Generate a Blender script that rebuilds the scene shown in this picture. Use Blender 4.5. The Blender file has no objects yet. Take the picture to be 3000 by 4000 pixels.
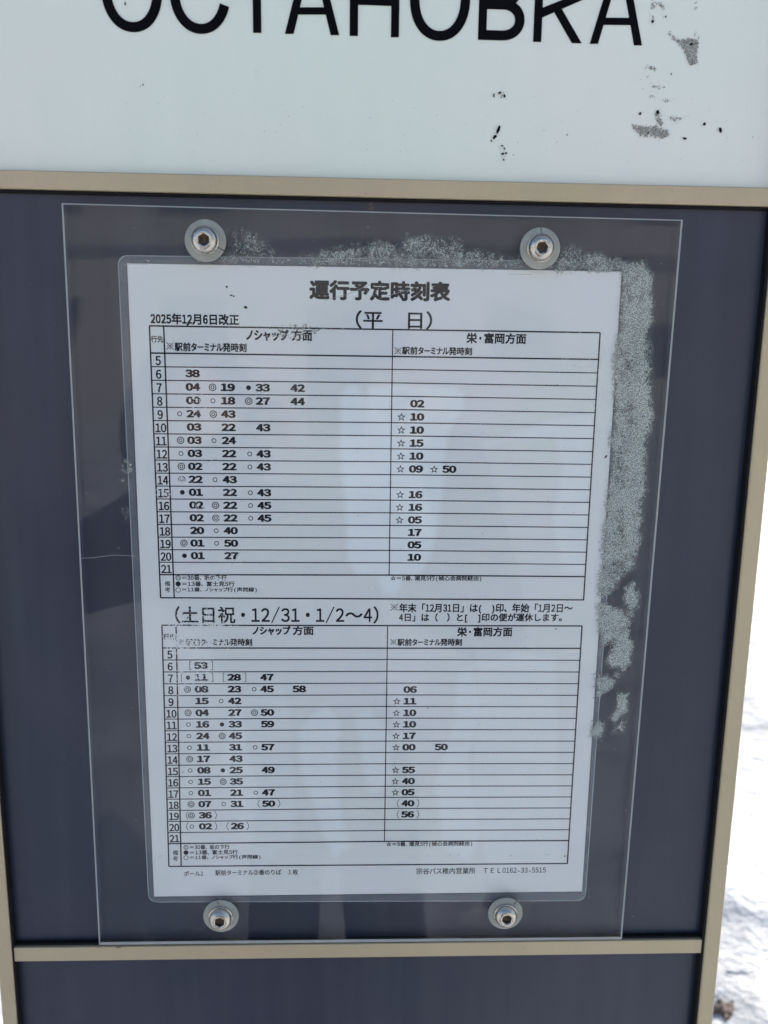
# Bus stop sign with a framed timetable, snow behind it.  Units: metres, Z up, the sign faces -Y.
import bpy, bmesh, math, random
import numpy as np
from mathutils import Vector, Matrix, noise
random.seed(7)
sc = bpy.context.scene
COL = sc.collection

# ------------------------------------------------------------------ camera, sky, sun, exposure
ZP = 1.70                                   # height of the upper edge of the timetable sheet
RC = np.array([[0.999180155668957, 0.013229097112685259, 0.03826235103782867],
               [0.005450427084305709, -0.9804569738310722, 0.19665811783553425],
               [0.04011619824905588, -0.19628834263806738, -0.9797252559684492]])   # sheet axes (u, v, w) -> camera (x right, y down, z ahead)
CW = np.array([0.1321521991695122, -0.04005329165890363, 0.5471070416521095])      # camera in (u, v, w)
FOC = 3440.0 / 3000.0
def uvw(u, v, w): return Vector((u, -w, ZP + v))
cam = bpy.data.cameras.new('camera'); camo = bpy.data.objects.new('camera', cam); COL.objects.link(camo)
sc.camera = camo
cam.sensor_fit = 'HORIZONTAL'; cam.sensor_width = 5.67; cam.lens = 5.67 * FOC
cam.clip_start = 0.001; cam.clip_end = 2000
W3 = np.array([[1, 0, 0], [0, 0, -1], [0, 1, 0]], float)          # uvw -> world
ax = [W3 @ RC[0], W3 @ -RC[1], W3 @ -RC[2]]
M = Matrix(((ax[0][0], ax[1][0], ax[2][0]), (ax[0][1], ax[1][1], ax[2][1]), (ax[0][2], ax[1][2], ax[2][2])))
camo.matrix_world = Matrix.Translation(uvw(*CW)) @ M.to_4x4()
cam.dof.use_dof = True; cam.dof.focus_distance = 0.575; cam.dof.aperture_fstop = 1.8

SUN_EL, SUN_AZ = math.radians(29), math.radians(38)                # azimuth from +Y (behind the sign) towards +X
world = bpy.data.worlds.new('World'); sc.world = world; world.use_nodes = True
wn = world.node_tree.nodes; wl = world.node_tree.links
bg = wn['Background']; sky = wn.new('ShaderNodeTexSky'); sky.sky_type = 'NISHITA'; sky.sun_disc = False
sky.sun_elevation = SUN_EL; sky.sun_rotation = SUN_AZ; sky.dust_density = 3.2; sky.air_density = 1.0; sky.ozone_density = 1.0
wl.new(sky.outputs[0], bg.inputs[0]); bg.inputs[1].default_value = 0.13
sl = bpy.data.lights.new('sun', 'SUN'); sl.energy = 3.0; sl.angle = math.radians(0.53); sl.color = (1, 0.97, 0.93)
so = bpy.data.objects.new('sun', sl); COL.objects.link(so); so.location = (20, 30, 30)
sd = Vector((math.sin(SUN_AZ) * math.cos(SUN_EL), math.cos(SUN_AZ) * math.cos(SUN_EL), math.sin(SUN_EL)))
so.rotation_euler = sd.to_track_quat('Z', 'Y').to_euler()
vs = sc.view_settings; vs.view_transform = 'Standard'; vs.look = 'None'; vs.gamma = 1; vs.use_curve_mapping = False
vs.exposure = 1.16
sc.cycles.max_bounces = 10; sc.cycles.transparent_max_bounces = 16

# ------------------------------------------------------------------ helpers
S = 3000.0 / 1659.0
def at(x, y, w=0.0, full=False):
    """survey: where the sight line of a measured point meets the plane standing w metres in front of the sheet -> (u, v)"""
    if not full: x, y = x * S, y * S
    d = RC.T @ np.array([(x - 1500) / 3440.0, (y - 2000) / 3440.0, 1.0])
    k = (w - CW[2]) / d[2]
    p = CW + k * d
    return float(p[0]), float(p[1])

def tag(o, label=None, cat=None, group=None, kind=None):
    if label: o['label'] = label
    if cat: o['category'] = cat
    if group: o['group'] = group
    if kind: o['kind'] = kind
    return o
def empty(name, loc):
    o = bpy.data.objects.new(name, None); COL.objects.link(o); o.location = loc; o.empty_display_size = .05
    return o
def obj(name, verts, faces, mat, parent=None, smooth=False):
    """verts in world coordinates"""
    me = bpy.data.meshes.new(name)
    off = Vector((0, 0, 0))
    p = parent
    while p: off += p.location; p = p.parent
    me.from_pydata([tuple(Vector(v) - off) for v in verts], [], faces); me.update()
    if smooth: me.polygons.foreach_set('use_smooth', [True] * len(me.polygons))
    o = bpy.data.objects.new(name, me); COL.objects.link(o)
    if mat: me.materials.append(mat)
    if parent: o.parent = parent
    return o
def from_bm(name, bm, mat, parent=None, smooth=False):
    me = bpy.data.meshes.new(name); bm.to_mesh(me); bm.free()
    off = Vector((0, 0, 0)); p = parent
    while p: off += p.location; p = p.parent
    me.transform(Matrix.Translation(-off))
    if smooth: me.polygons.foreach_set('use_smooth', [True] * len(me.polygons))
    o = bpy.data.objects.new(name, me); COL.objects.link(o)
    if mat: me.materials.append(mat)
    if parent: o.parent = parent
    return o
def prism_bm(poly, w0, w1, bevel=0.0, segs=2):
    """poly: (u,v) counter-clockwise seen from the front, between depths w0 (back) and w1 (front)"""
    bm = bmesh.new()
    f = [bm.verts.new(uvw(u, v, w1)) for u, v in poly]; b = [bm.verts.new(uvw(u, v, w0)) for u, v in poly]
    n = len(poly); front = bm.faces.new(f); bm.faces.new(b[::-1])
    for i in range(n): bm.faces.new((f[i], b[i], b[(i + 1) % n], f[(i + 1) % n]))
    bmesh.ops.recalc_face_normals(bm, faces=bm.faces)
    if bevel: bmesh.ops.bevel(bm, geom=list(front.edges), offset=bevel, segments=segs, profile=.5, affect='EDGES')
    return bm
def box_bm(bm, x0, x1, y0, y1, z0, z1):
    vs_ = [bm.verts.new((x, y, z)) for z in (z0, z1) for y in (y0, y1) for x in (x0, x1)]
    for q in ((0, 2, 3, 1), (4, 5, 7, 6), (0, 1, 5, 4), (2, 6, 7, 3), (0, 4, 6, 2), (1, 3, 7, 5)): bm.faces.new([vs_[i] for i in q])
    return bm

# ------------------------------------------------------------------ materials
def mat(name):
    m = bpy.data.materials.new(name); m.use_nodes = True
    return m, m.node_tree.nodes, m.node_tree.links, m.node_tree.nodes['Principled BSDF']
def ramp(n, stops):
    r = n.new('ShaderNodeValToRGB')
    while len(r.color_ramp.elements) > 1: r.color_ramp.elements.remove(r.color_ramp.elements[-1])
    for i, (p, c) in enumerate(stops):
        e = r.color_ramp.elements[0] if i == 0 else r.color_ramp.elements.new(p)
        e.position = p; e.color = (*c, 1) if len(c) == 3 else c
    return r
def coord_noise(n, l, scale, detail=4, rough=.5, vec=None):
    t = n.new('ShaderNodeTexNoise'); t.inputs['Scale'].default_value = scale; t.inputs['Detail'].default_value = detail
    t.inputs['Roughness'].default_value = rough
    if vec is None:
        g = n.new('ShaderNodeNewGeometry'); vec = g.outputs['Position']
    l.new(vec, t.inputs['Vector'])
    return t
def mul(n, l, a, b, op='MULTIPLY', clamp=False):
    m = n.new('ShaderNodeMath'); m.operation = op; m.use_clamp = clamp
    for i, x in enumerate((a, b)):
        if isinstance(x, (int, float)): m.inputs[i].default_value = x
        else: l.new(x, m.inputs[i])
    return m.outputs[0]
def surface(name, c0, c1, scale=12, rough=.4, metal=0., fine=0.0, fine_scale=900, spec=.5, bump=0., bump_scale=300):
    m, n, l, p = mat(name)
    t = coord_noise(n, l, scale, 3); r = ramp(n, [(.35, c0), (.65, c1)]); l.new(t.outputs[0], r.inputs[0])
    out = r.outputs[0]
    if fine:
        f = coord_noise(n, l, fine_scale, 2); mr = n.new('ShaderNodeMapRange'); mr.inputs[3].default_value = 1 - fine; mr.inputs[4].default_value = 1 + fine
        l.new(f.outputs[0], mr.inputs[0]); mx = n.new('ShaderNodeVectorMath'); mx.operation = 'SCALE'
        l.new(out, mx.inputs[0]); l.new(mr.outputs[0], mx.inputs['Scale']); out = mx.outputs[0]
    l.new(out, p.inputs['Base Color']); p.inputs['Roughness'].default_value = rough; p.inputs['Metallic'].default_value = metal
    p.inputs['Specular IOR Level'].default_value = spec
    if bump:
        f = coord_noise(n, l, bump_scale, 3); b = n.new('ShaderNodeBump'); b.inputs['Strength'].default_value = bump; b.inputs['Distance'].default_value = .001
        l.new(f.outputs[0], b.inputs['Height']); l.new(b.outputs[0], p.inputs['Normal'])
    return m

M_white = surface('white_enamel', (.705, .790, .685), (.755, .775, .715), 3.2, .42, fine=.02, fine_scale=700, spec=.35)
M_dark = surface('navy_grey_paint', (.016, .027, .050), (.026, .029, .055), 9, .33, fine=.06, fine_scale=1500, bump=.03, bump_scale=900, spec=.42)
M_alu = surface('champagne_anodised_aluminium', (.44, .375, .245), (.47, .39, .265), 9, .40, metal=.3, fine=.05, fine_scale=600)
M_back = surface('grey_sheet_metal', (.3, .3, .3), (.34, .34, .33), 6, .5, metal=.6)
M_black = surface('black_vinyl', (.003, .003, .004), (.005, .005, .007), 20, .6, spec=.04)
M_steel = surface('stainless_steel', (.46, .43, .38), (.56, .53, .48), 260, .22, metal=1, fine=.12, fine_scale=1400, bump=.25, bump_scale=500)
M_socket = surface('dirty_socket_steel', (.03, .02, .012), (.13, .09, .055), 600, .6, metal=.2)
M_nylon = surface('translucent_grey_nylon', (.28, .29, .26), (.33, .34, .305), 130, .5, fine=.05)
M_gasket_shade = surface('black_gasket_and_shade', (.006, .006, .008), (.010, .010, .013), 300, .7, spec=.2)  # post gaskets, and the painted shade strips along the rails
M_concrete = surface('pale_concrete', (.30, .29, .27), (.36, .345, .32), 3, .8)
M_paper = surface('white_paper', (.765, .775, .735), (.785, .765, .765), 13, .7, fine=.015, spec=.2)

def add_dust(m, amount, col):
    n = m.node_tree.nodes; l = m.node_tree.links; p = n['Principled BSDF']; src = p.inputs['Base Color'].links[0].from_socket
    g = n.new('ShaderNodeNewGeometry'); mp = n.new('ShaderNodeMapping'); mp.inputs['Scale'].default_value = (60, 60, 5); l.new(g.outputs['Position'], mp.inputs[0])
    t = n.new('ShaderNodeTexNoise'); t.inputs['Scale'].default_value = 1; t.inputs['Detail'].default_value = 5; l.new(mp.outputs[0], t.inputs['Vector'])
    t2 = coord_noise(n, l, 5, 4); f = mul(n, l, mul(n, l, t.outputs[0], t2.outputs[0]), 1.0)
    r = ramp(n, [(.20, (0, 0, 0)), (.42, (1, 1, 1))]); l.new(f, r.inputs[0])
    sp = coord_noise(n, l, 1300, 2); rs = ramp(n, [(.66, (0, 0, 0)), (.74, (1, 1, 1))]); l.new(sp.outputs[0], rs.inputs[0])
    k = mul(n, l, mul(n, l, r.outputs[0], amount), mul(n, l, rs.outputs[0], amount * 1.3), 'ADD')
    mx = n.new('ShaderNodeMix'); mx.data_type = 'RGBA'; l.new(k, mx.inputs[0]); l.new(src, mx.inputs[6]); mx.inputs[7].default_value = (*col, 1)
    l.new(mx.outputs[2], p.inputs['Base Color'])
    rr_ = mul(n, l, mul(n, l, r.outputs[0], .12), p.inputs['Roughness'].default_value, 'ADD'); l.new(rr_, p.inputs['Roughness'])
add_dust(M_dark, .06, (.25, .26, .28)); add_dust(M_white, .05, (.42, .43, .40)); add_dust(M_alu, .10, (.30, .28, .24))
# ink: black print that has flaked where the attribute 'wear' is high
M_ink, n, l, p = mat('worn_black_ink')
p.inputs['Base Color'].default_value = (.011, .012, .02, 1); p.inputs['Roughness'].default_value = .6; p.inputs['Specular IOR Level'].default_value = .2
at_ = n.new('ShaderNodeAttribute'); at_.attribute_name = 'wear'
t1 = coord_noise(n, l, 900, 4, .7)
thr = mul(n, l, mul(n, l, at_.outputs['Fac'], .21), t1.outputs[0], 'ADD')
r_ = ramp(n, [(.70, (0, 0, 0)), (.76, (1, 1, 1))]); l.new(thr, r_.inputs[0])
mx = n.new('ShaderNodeMixShader'); tr = n.new('ShaderNodeBsdfTransparent')
l.new(r_.outputs[0], mx.inputs[0]); l.new(p.outputs[0], mx.inputs[1]); l.new(tr.outputs[0], mx.inputs[2]); l.new(mx.outputs[0], n['Material Output'].inputs[0])

def residue(name, c0, c1, scale, lo, hi, detail=5, rough=.65, worm=True, gain=1.0):
    """dried deposit: opaque flecks whose cover follows the attribute 'cover', clear between them"""
    m, n, l, p = mat(name)
    a = n.new('ShaderNodeAttribute'); a.attribute_name = 'cover'
    t = coord_noise(n, l, scale, detail, rough); t.inputs['Distortion'].default_value = 1.6 if worm else .3
    c = ramp(n, [(.42, c0), (.60, c1)]); t2 = coord_noise(n, l, scale * 1.7, 3); l.new(t2.outputs[0], c.inputs[0])
    l.new(c.outputs[0], p.inputs['Base Color']); p.inputs['Roughness'].default_value = .8; p.inputs['Specular IOR Level'].default_value = .2
    big = coord_noise(n, l, scale * .06, 2)
    s = mul(n, l, mul(n, l, a.outputs['Fac'], .42 * gain), t.outputs[0], 'ADD')
    mid = coord_noise(n, l, scale * .24, 3); mid.inputs['Distortion'].default_value = .8
    s = mul(n, l, mul(n, l, s, mul(n, l, big.outputs[0], .42), 'ADD'), mul(n, l, mul(n, l, mid.outputs[0], -.55), .215, 'ADD'), 'ADD')
    r = ramp(n, [(lo, (0, 0, 0)), (hi, (1, 1, 1))]); l.new(s, r.inputs[0])
    gate = n.new('ShaderNodeMath'); gate.operation = 'MULTIPLY'; gate.use_clamp = True
    l.new(a.outputs['Fac'], gate.inputs[0]); gate.inputs[1].default_value = 6
    fac = mul(n, l, r.outputs[0], gate.outputs[0])
    mx = n.new('ShaderNodeMixShader'); tr = n.new('ShaderNodeBsdfTransparent')
    l.new(fac, mx.inputs[0]); l.new(tr.outputs[0], mx.inputs[1]); l.new(p.outputs[0], mx.inputs[2]); l.new(mx.outputs[0], n['Material Output'].inputs[0])
    return m
M_lime = residue('dried_lime_deposit', (.15, .17, .17), (.62, .66, .62), 900, .74, 1.12)
M_flake = residue('flaked_paint', (.14, .14, .13), (.46, .46, .42), 900, .86, 1.10, worm=False)
M_smudge = residue('rubbed_ink_smudge', (.12, .12, .13), (.25, .24, .23), 900, .92, 1.04, worm=False)
def haze_mat(name, col, k):
    m, n, l, p = mat(name)
    p.inputs['Base Color'].default_value = (*col, 1); p.inputs['Roughness'].default_value = .9; p.inputs['Specular IOR Level'].default_value = 0
    a = n.new('ShaderNodeAttribute'); a.attribute_name = 'cover'
    mx = n.new('ShaderNodeMixShader'); tr = n.new('ShaderNodeBsdfTransparent')
    l.new(mul(n, l, a.outputs['Fac'], k), mx.inputs[0]); l.new(tr.outputs[0], mx.inputs[1]); l.new(p.outputs[0], mx.inputs[2]); l.new(mx.outputs[0], n['Material Output'].inputs[0])
    return m
M_pale, n, l, p = mat('paler_paper')
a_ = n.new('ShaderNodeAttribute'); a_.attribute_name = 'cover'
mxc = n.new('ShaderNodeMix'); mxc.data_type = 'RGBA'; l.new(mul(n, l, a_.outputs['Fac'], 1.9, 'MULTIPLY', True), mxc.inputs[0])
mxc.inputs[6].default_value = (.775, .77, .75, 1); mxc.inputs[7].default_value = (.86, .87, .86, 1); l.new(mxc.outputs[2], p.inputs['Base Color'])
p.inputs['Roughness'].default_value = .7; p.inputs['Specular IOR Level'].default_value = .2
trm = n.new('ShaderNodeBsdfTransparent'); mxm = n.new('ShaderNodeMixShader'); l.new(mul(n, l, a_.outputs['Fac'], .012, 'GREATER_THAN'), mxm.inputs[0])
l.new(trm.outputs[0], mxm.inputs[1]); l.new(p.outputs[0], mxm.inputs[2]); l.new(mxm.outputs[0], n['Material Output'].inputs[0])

def clear(name, gain, tint, wave, wscale, haze=0., rough=.015):
    """thin clear plastic: see-through, with a Fresnel sheen on its front and a little dust"""
    m, n, l, p = mat(name); n.remove(p)
    tr = n.new('ShaderNodeBsdfTransparent'); tr.inputs[0].default_value = (*tint, 1)
    gl = n.new('ShaderNodeBsdfGlossy'); gl.inputs['Roughness'].default_value = rough
    fr = n.new('ShaderNodeFresnel'); fr.inputs[0].default_value = 1.49
    t = coord_noise(n, l, wscale, 0); b = n.new('ShaderNodeBump'); b.inputs['Strength'].default_value = 1; b.inputs['Distance'].default_value = wave
    l.new(t.outputs[0], b.inputs['Height']); l.new(b.outputs[0], gl.inputs['Normal'])
    g = n.new('ShaderNodeNewGeometry')
    fac = mul(n, l, mul(n, l, fr.outputs[0], gain), mul(n, l, 1.0, g.outputs['Backfacing'], 'SUBTRACT'), clamp=True)
    df = n.new('ShaderNodeBsdfDiffuse'); df.inputs[0].default_value = (.8, .82, .85, 1)
    m0 = n.new('ShaderNodeMixShader'); m0.inputs[0].default_value = haze
    if haze:
        d = coord_noise(n, l, 14, 4); h = mul(n, l, mul(n, l, d.outputs[0], 2 * haze), mul(n, l, 1.0, g.outputs['Backfacing'], 'SUBTRACT'))
        l.new(h, m0.inputs[0])
    l.new(tr.outputs[0], m0.inputs[1]); l.new(df.outputs[0], m0.inputs[2])
    mx = n.new('ShaderNodeMixShader'); l.new(fac, mx.inputs[0]); l.new(m0.outputs[0], mx.inputs[1]); l.new(gl.outputs[0], mx.inputs[2])
    l.new(mx.outputs[0], n['Material Output'].inputs[0])
    return m
M_acryl = clear('clear_acrylic', .80, (.97, .98, .98), .0018, 7, haze=.004)
M_film = clear('laminating_film', .16, (.97, .98, .99), .0006, 16, haze=.006, rough=.06)
M_edge, n, l, p = mat('sawn_acrylic_edge')
p.inputs['Base Color'].default_value = (.56, .58, .57, 1); p.inputs['Roughness'].default_value = .5
tl = n.new('ShaderNodeBsdfTranslucent'); tl.inputs[0].default_value = (.55, .6, .6, 1); mx = n.new('ShaderNodeMixShader'); mx.inputs[0].default_value = .4
l.new(p.outputs[0], mx.inputs[1]); l.new(tl.outputs[0], mx.inputs[2])
mx2 = n.new('ShaderNodeMixShader'); mx2.inputs[0].default_value = .18; tr = n.new('ShaderNodeBsdfTransparent')
l.new(mx.outputs[0], mx2.inputs[1]); l.new(tr.outputs[0], mx2.inputs[2]); l.new(mx2.outputs[0], n['Material Output'].inputs[0])

# ------------------------------------------------------------------ setting: snow ground
M_snow, n, l, p = mat('trodden_snow')
t = coord_noise(n, l, 2.2, 5, .6); r = ramp(n, [(.34, (.36, .37, .38)), (.48, (.56, .57, .58)), (.64, (.74, .75, .76))]); l.new(t.outputs[0], r.inputs[0])
t2 = coord_noise(n, l, 7.5, 6, .65); r2 = ramp(n, [(.58, (1, 1, 1)), (.72, (.42, .41, .41))]); l.new(t2.outputs[0], r2.inputs[0])
mm = n.new('ShaderNodeMix'); mm.data_type = 'RGBA'; mm.blend_type = 'MULTIPLY'; mm.inputs[0].default_value = 1
l.new(r.outputs[0], mm.inputs[6]); l.new(r2.outputs[0], mm.inputs[7]); l.new(mm.outputs[2], p.inputs['Base Color'])
p.inputs['Roughness'].default_value = .75
b = n.new('ShaderNodeBump'); b.inputs['Strength'].default_value = .9; b.inputs['Distance'].default_value = .05
t3 = coord_noise(n, l, 13, 7, .62); l.new(t3.outputs[0], b.inputs['Height']); l.new(b.outputs[0], p.inputs['Normal'])
PITS = [(.93, 1.95, .05, .022), (1.12, 2.35, .07, .02), (1.25, 1.75, .06, .025), (1.05, 1.38, .07, .02), (1.5, 2.7, .09, .03), (1.38, 3.3, .10, .03), (1.8, 3.9, .13, .03), (1.9, 4.8, .16, .04), (1.2, 1.15, .06, .02), (.85, 1.25, .04, .015)]
def snow_h(x, y):
    pit = sum(d * math.exp(-((x - a) ** 2 + (y - b_) ** 2) / (r_ * r_)) for a, b_, r_, d in PITS) if .3 < x < 3 and .5 < y < 6 else 0
    return -pit + .035 * noise.noise(Vector((x * 1.1, y * 1.1, 0))) + .022 * noise.noise(Vector((x * 4, y * 4, 3))) + .010 * noise.noise(Vector((x * 13, y * 13, 7))) - .02
verts, faces = [], []
def axis(c, near, step):
    a = [c]; d = step; x = c
    while x < c + 900:
        x += d; a.append(x)
        if x > c + near: d *= 1.22
    return [2 * c - v for v in a[:0:-1]] + a
ys = axis(2.4, 2.4, .03); xs = axis(1.3, 1.4, .03)
for y in ys:
    for x in xs:
        k = 1.0 if abs(x) < 30 and abs(y) < 30 else .0
        verts.append((x, y, snow_h(x, y) * k))
nx = len(xs)
for j in range(len(ys) - 1):
    for i in range(nx - 1): faces.append((j * nx + i, j * nx + i + 1, (j + 1) * nx + i + 1, (j + 1) * nx + i))
g = obj('snowy_ground', verts, faces, M_snow, smooth=True); tag(g, kind='structure')

# ------------------------------------------------------------------ the sign
sign = empty('bus_stop_sign', (0.145, 0.03, 0))
tag(sign, 'tall bus stop sign with white name board over dark navy panel in champagne aluminium frame', 'bus stop sign')
WB, WF = -.0012, 0.0                        # board face, sheet plane
UL, UR = -.0968, .3862                      # inner lines of the posts
WR = .0045                                   # front of the rails
WPO = .0065                                  # front of the posts
# white name board
A = at(0, 366, WR); B = at(1659, 405, WR); A2 = at(0, 407, WR); B2 = at(1659, 446, WR)
sl_top = (B[1] - A[1]) / (B[0] - A[0]); sl_bot = (B2[1] - A2[1]) / (B2[0] - A2[0])
rt = lambda u: A[1] + sl_top * (u - A[0])
rb = lambda u: A2[1] + sl_bot * (u - A2[0])
name_panel = from_bm('name_panel', prism_bm([(UL - .002, rt(UL) - .003), (UR + .002, rt(UR) - .003), (UR + .002, .4195), (UL - .002, .4195)], -.02, 0.0), M_white, sign)
dark = from_bm('notice_panel', prism_bm([(UL - .002, -.470), (UR + .002, -.470), (UR + .002, rb(UR) + .004), (UL - .002, rb(UL) + .004)], -.02, WB), M_dark, sign)
low = from_bm('lower_panel', prism_bm([(UL - .002, -1.45), (UR + .002, -1.45), (UR + .002, -.4704), (UL - .002, -.4704)], -.02, WB - .0005), M_dark, sign)
from_bm('back_sheet', prism_bm([(UL - .002, -1.45), (UR + .002, -1.45), (UR + .002, .4195), (UL - .002, .4195)], -.026, -.0205), M_back, sign)
from_bm('middle_rail', prism_bm([(UL + .0005, rb(UL)), (UR - .0005, rb(UR)), (UR - .0005, rt(UR)), (UL + .0005, rt(UL))], -.018, WR, .0007), M_alu, sign)
q = [at(43, 2072, WR), at(1517, 2060, WR), at(1518.5, 2029.5, WR), at(22, 2047, WR)]
u0, u1 = at(24, 2060, WR)[0], at(1517.3, 2045, WR)[0]
vb0, vb1 = at(24, 2078, WR)[1], at(1517, 2059.5, WR)[1]; vt0, vt1 = at(24, 2048, WR)[1], at(1518, 2029.8, WR)[1]
from_bm('lower_rail', prism_bm([(u0, vb0), (u1, vb1), (u1, vt1), (u0, vt0)], -.018, WR, .0006), M_alu, sign)
# posts: inner and outer lines taken at their front edge
pr_i = [at(2785, 3400, WPO, True), at(2722, 4000, WPO, True)]; pr_o = [at(2876, 3100, WPO, True), at(2780, 4000, WPO, True)]
pl_i = [at(38, 3700, WPO, True), at(70, 4000, WPO, True)]; pl_o = [at(0, 3920, WPO, True), at(12, 4000, WPO, True)]
mean = lambda a: sum(p[0] for p in a) / len(a)
for a, b_ in ((mean(pr_i), mean(pr_o)), (mean(pl_o), mean(pl_i))):
    bm = prism_bm([(a, -ZP - .2), (b_, -ZP - .2), (b_, .42), (a, .42)], -.034, WPO, .0012, 3)
    po = from_bm('post', bm, M_alu, sign)
gr0 = mean(pr_i); gl0 = mean(pl_i)
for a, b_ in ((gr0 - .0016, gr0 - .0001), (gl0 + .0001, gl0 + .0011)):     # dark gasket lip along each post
    from_bm('gasket_shade_strip', prism_bm([(a, -1.45), (b_, -1.45), (b_, rb(b_) - .0002), (a, rb(a) - .0002)], -.010, .0052, .0004, 1), M_gasket_shade, sign)
from_bm('gasket_shade_strip', prism_bm([(gl0 + .0012, vt0 + .0001), (gr0 - .0017, vt1 + .0001), (gr0 - .0017, vt1 + .0015), (gl0 + .0012, vt0 + .0015)], -.010, .0026, .0004, 1), M_gasket_shade, sign)  # black strip drawn for the dark shade in the gap above the lower rail
from_bm('gasket_shade_strip', prism_bm([(gl0 + .0012, rb(gl0) - .0017), (gr0 - .0017, rb(gr0) - .0017), (gr0 - .0017, rb(gr0) - .0001), (gl0 + .0012, rb(gl0) - .0001)], -.010, .0020, .0004, 1), M_gasket_shade, sign)  # black strip standing in for the shadow under the middle rail
from_bm('top_cap', prism_bm([(-.109, .42), (.398, .42), (.398, .436), (-.109, .436)], -.036, .011, .001), M_alu, sign)

# big letters  (polygons measured in source pixels on the face of the name panel, w = 0)
LW = .00035
def P(x, y): return at(x, y, LW, True)
def stroke(bm, p, q_, wd):
    p, q_ = Vector(p), Vector(q_); d = (q_ - p).normalized(); nrm = Vector((-d.y, d.x)) * wd / 2
    bm.faces.new([bm.verts.new(uvw(c.x, c.y, LW)) for c in (p - nrm, q_ - nrm, q_ + nrm, p + nrm)])
_lay = [0]
def quad(bm, pts):
    _lay[0] += 1
    bm.faces.new([bm.verts.new(uvw(*c, LW + (_lay[0] % 5) * .00002)) for c in pts])
mm1 = lambda x0, x1, y: abs(P(x1, y)[0] - P(x0, y)[0])
def xy(x, y, base): return P(x, base)[0], P(x, base)[1] + y          # x measured on the base line, y in metres above it
CAP = .0425; ST = .0054
def letter(fn):
    bm = bmesh.new(); fn(bm); bmesh.ops.recalc_face_normals(bm, faces=bm.faces)
    for f in bm.faces:
        if f.normal.y > 0: f.normal_flip()
    r = bmesh.ops.extrude_face_region(bm, geom=list(bm.faces))
    for v in [e for e in r['geom'] if isinstance(e, bmesh.types.BMVert)]: v.co.y += .0003
    bmesh.ops.recalc_face_normals(bm, faces=bm.faces)
    return from_bm('letter', bm, M_black, name_panel)
def ring(bm, cx, cy, rx, ry, a0, a1, n=64, wx=ST, wy=ST * .96, p=2.0):
    pts = []; _lay[0] += 1; dw = .00008 + (_lay[0] % 5) * .00002 + .00001
    for i in range(n + 1):
        a = math.radians(a0 + (a1 - a0) * i / n); c, s_ = math.cos(a), math.sin(a)
        pc, ps = math.copysign(abs(c) ** (2 / p), c), math.copysign(abs(s_) ** (2 / p), s_)
        pts.append(((cx + rx * pc, cy + ry * ps), (cx + (rx - wx) * pc, cy + (ry - wy) * ps)))
    for (o1, i1), (o2, i2) in zip(pts, pts[1:]): bm.faces.new([bm.verts.new(uvw(*c, LW + dw)) for c in (i1, o1, o2, i2)])
    bmesh.ops.remove_doubles(bm, verts=bm.verts, dist=.00001)
def L_O(x0, x1, yb):
    def f(bm):
        a, b_ = P(x0, yb), P(x1, yb); cx = (a[0] + b_[0]) / 2; rx = (b_[0] - a[0]) / 2
        ring(bm, cx, a[1] + CAP / 2 + .0006, rx, CAP / 2 + .0006, 0, 360, 96, p=2.12)
    return f
letter(L_O(402, 638, 122)); letter(L_O(1599, 1832, 156))
def L_C(bm):
    a = P(667, 129); rx = .0170; ring(bm, a[0] + rx, a[1] + CAP / 2 + .0006, rx, CAP / 2 + .0006, 19, 341, 80, p=2.1)
letter(L_C)
def L_T(bm):
    a, b_ = P(989, 128), P(1021, 128); quad(bm, [a, b_, (b_[0], b_[1] + CAP), (a[0], a[1] + CAP)])
    t_ = a[1] + CAP; quad(bm, [(a[0] - .0135, t_ - ST), (b_[0] + .0135, t_ - ST), (b_[0] + .0135, t_), (a[0] - .0135, t_)])
letter(L_T)
def L_A(x0, x1, x2, x3, y0, y1, bar):
    def f(bm):
        a, b_, c, d = P(x0, y0), P(x1, y0), P(x2, y1), P(x3, y1); top = (a[1] + d[1]) / 2 + CAP; m_ = (a[0] + d[0]) / 2
        quad(bm, [a, b_, (m_ + .0006, top), (m_ - .0027 - .0010, top)]); quad(bm, [c, d, (m_ + .0037, top), (m_ - .0006, top)])
        z0, z1 = bar; k = lambda p, x_, z: p[0] + (x_ - p[0]) * (z / CAP)
        quad(bm, [(k(b_, m_, z0) - .002, a[1] + z0 - .0002), (k(c, m_, z0) + .002, d[1] + z0 + .0002), (k(c, m_, z1) + .002, d[1] + z1 + .0002), (k(b_, m_, z1) - .002, a[1] + z1 - .0002)])
    return f
bh = lambda x, y, y0: P(x, y)[1] - P(x, y0)[1]
letter(L_A(1113, 1147, 1292, 1325, 132, 137, (bh(1220, 56, 134), bh(1220, 28, 134))))
letter(L_A(2304, 2336, 2477, 2508, 171, 177, (bh(2400, 97, 174), bh(2400, 69, 174))))
def L_H(bm):
    a, b_, c, d = P(1366, 140), P(1398, 140), P(1527, 145), P(1558, 145)
    quad(bm, [a, b_, (b_[0], b_[1] + CAP), (a[0], a[1] + CAP)]); quad(bm, [c, d, (d[0], d[1] + CAP), (c[0], c[1] + CAP)])
    z = bh(1400, 19, 141); quad(bm, [(b_[0] - .001, b_[1] + z), (c[0] + .001, c[1] + z), (c[0] + .001, c[1] + z + ST), (b_[0] - .001, b_[1] + z + ST)])
letter(L_H)
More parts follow.
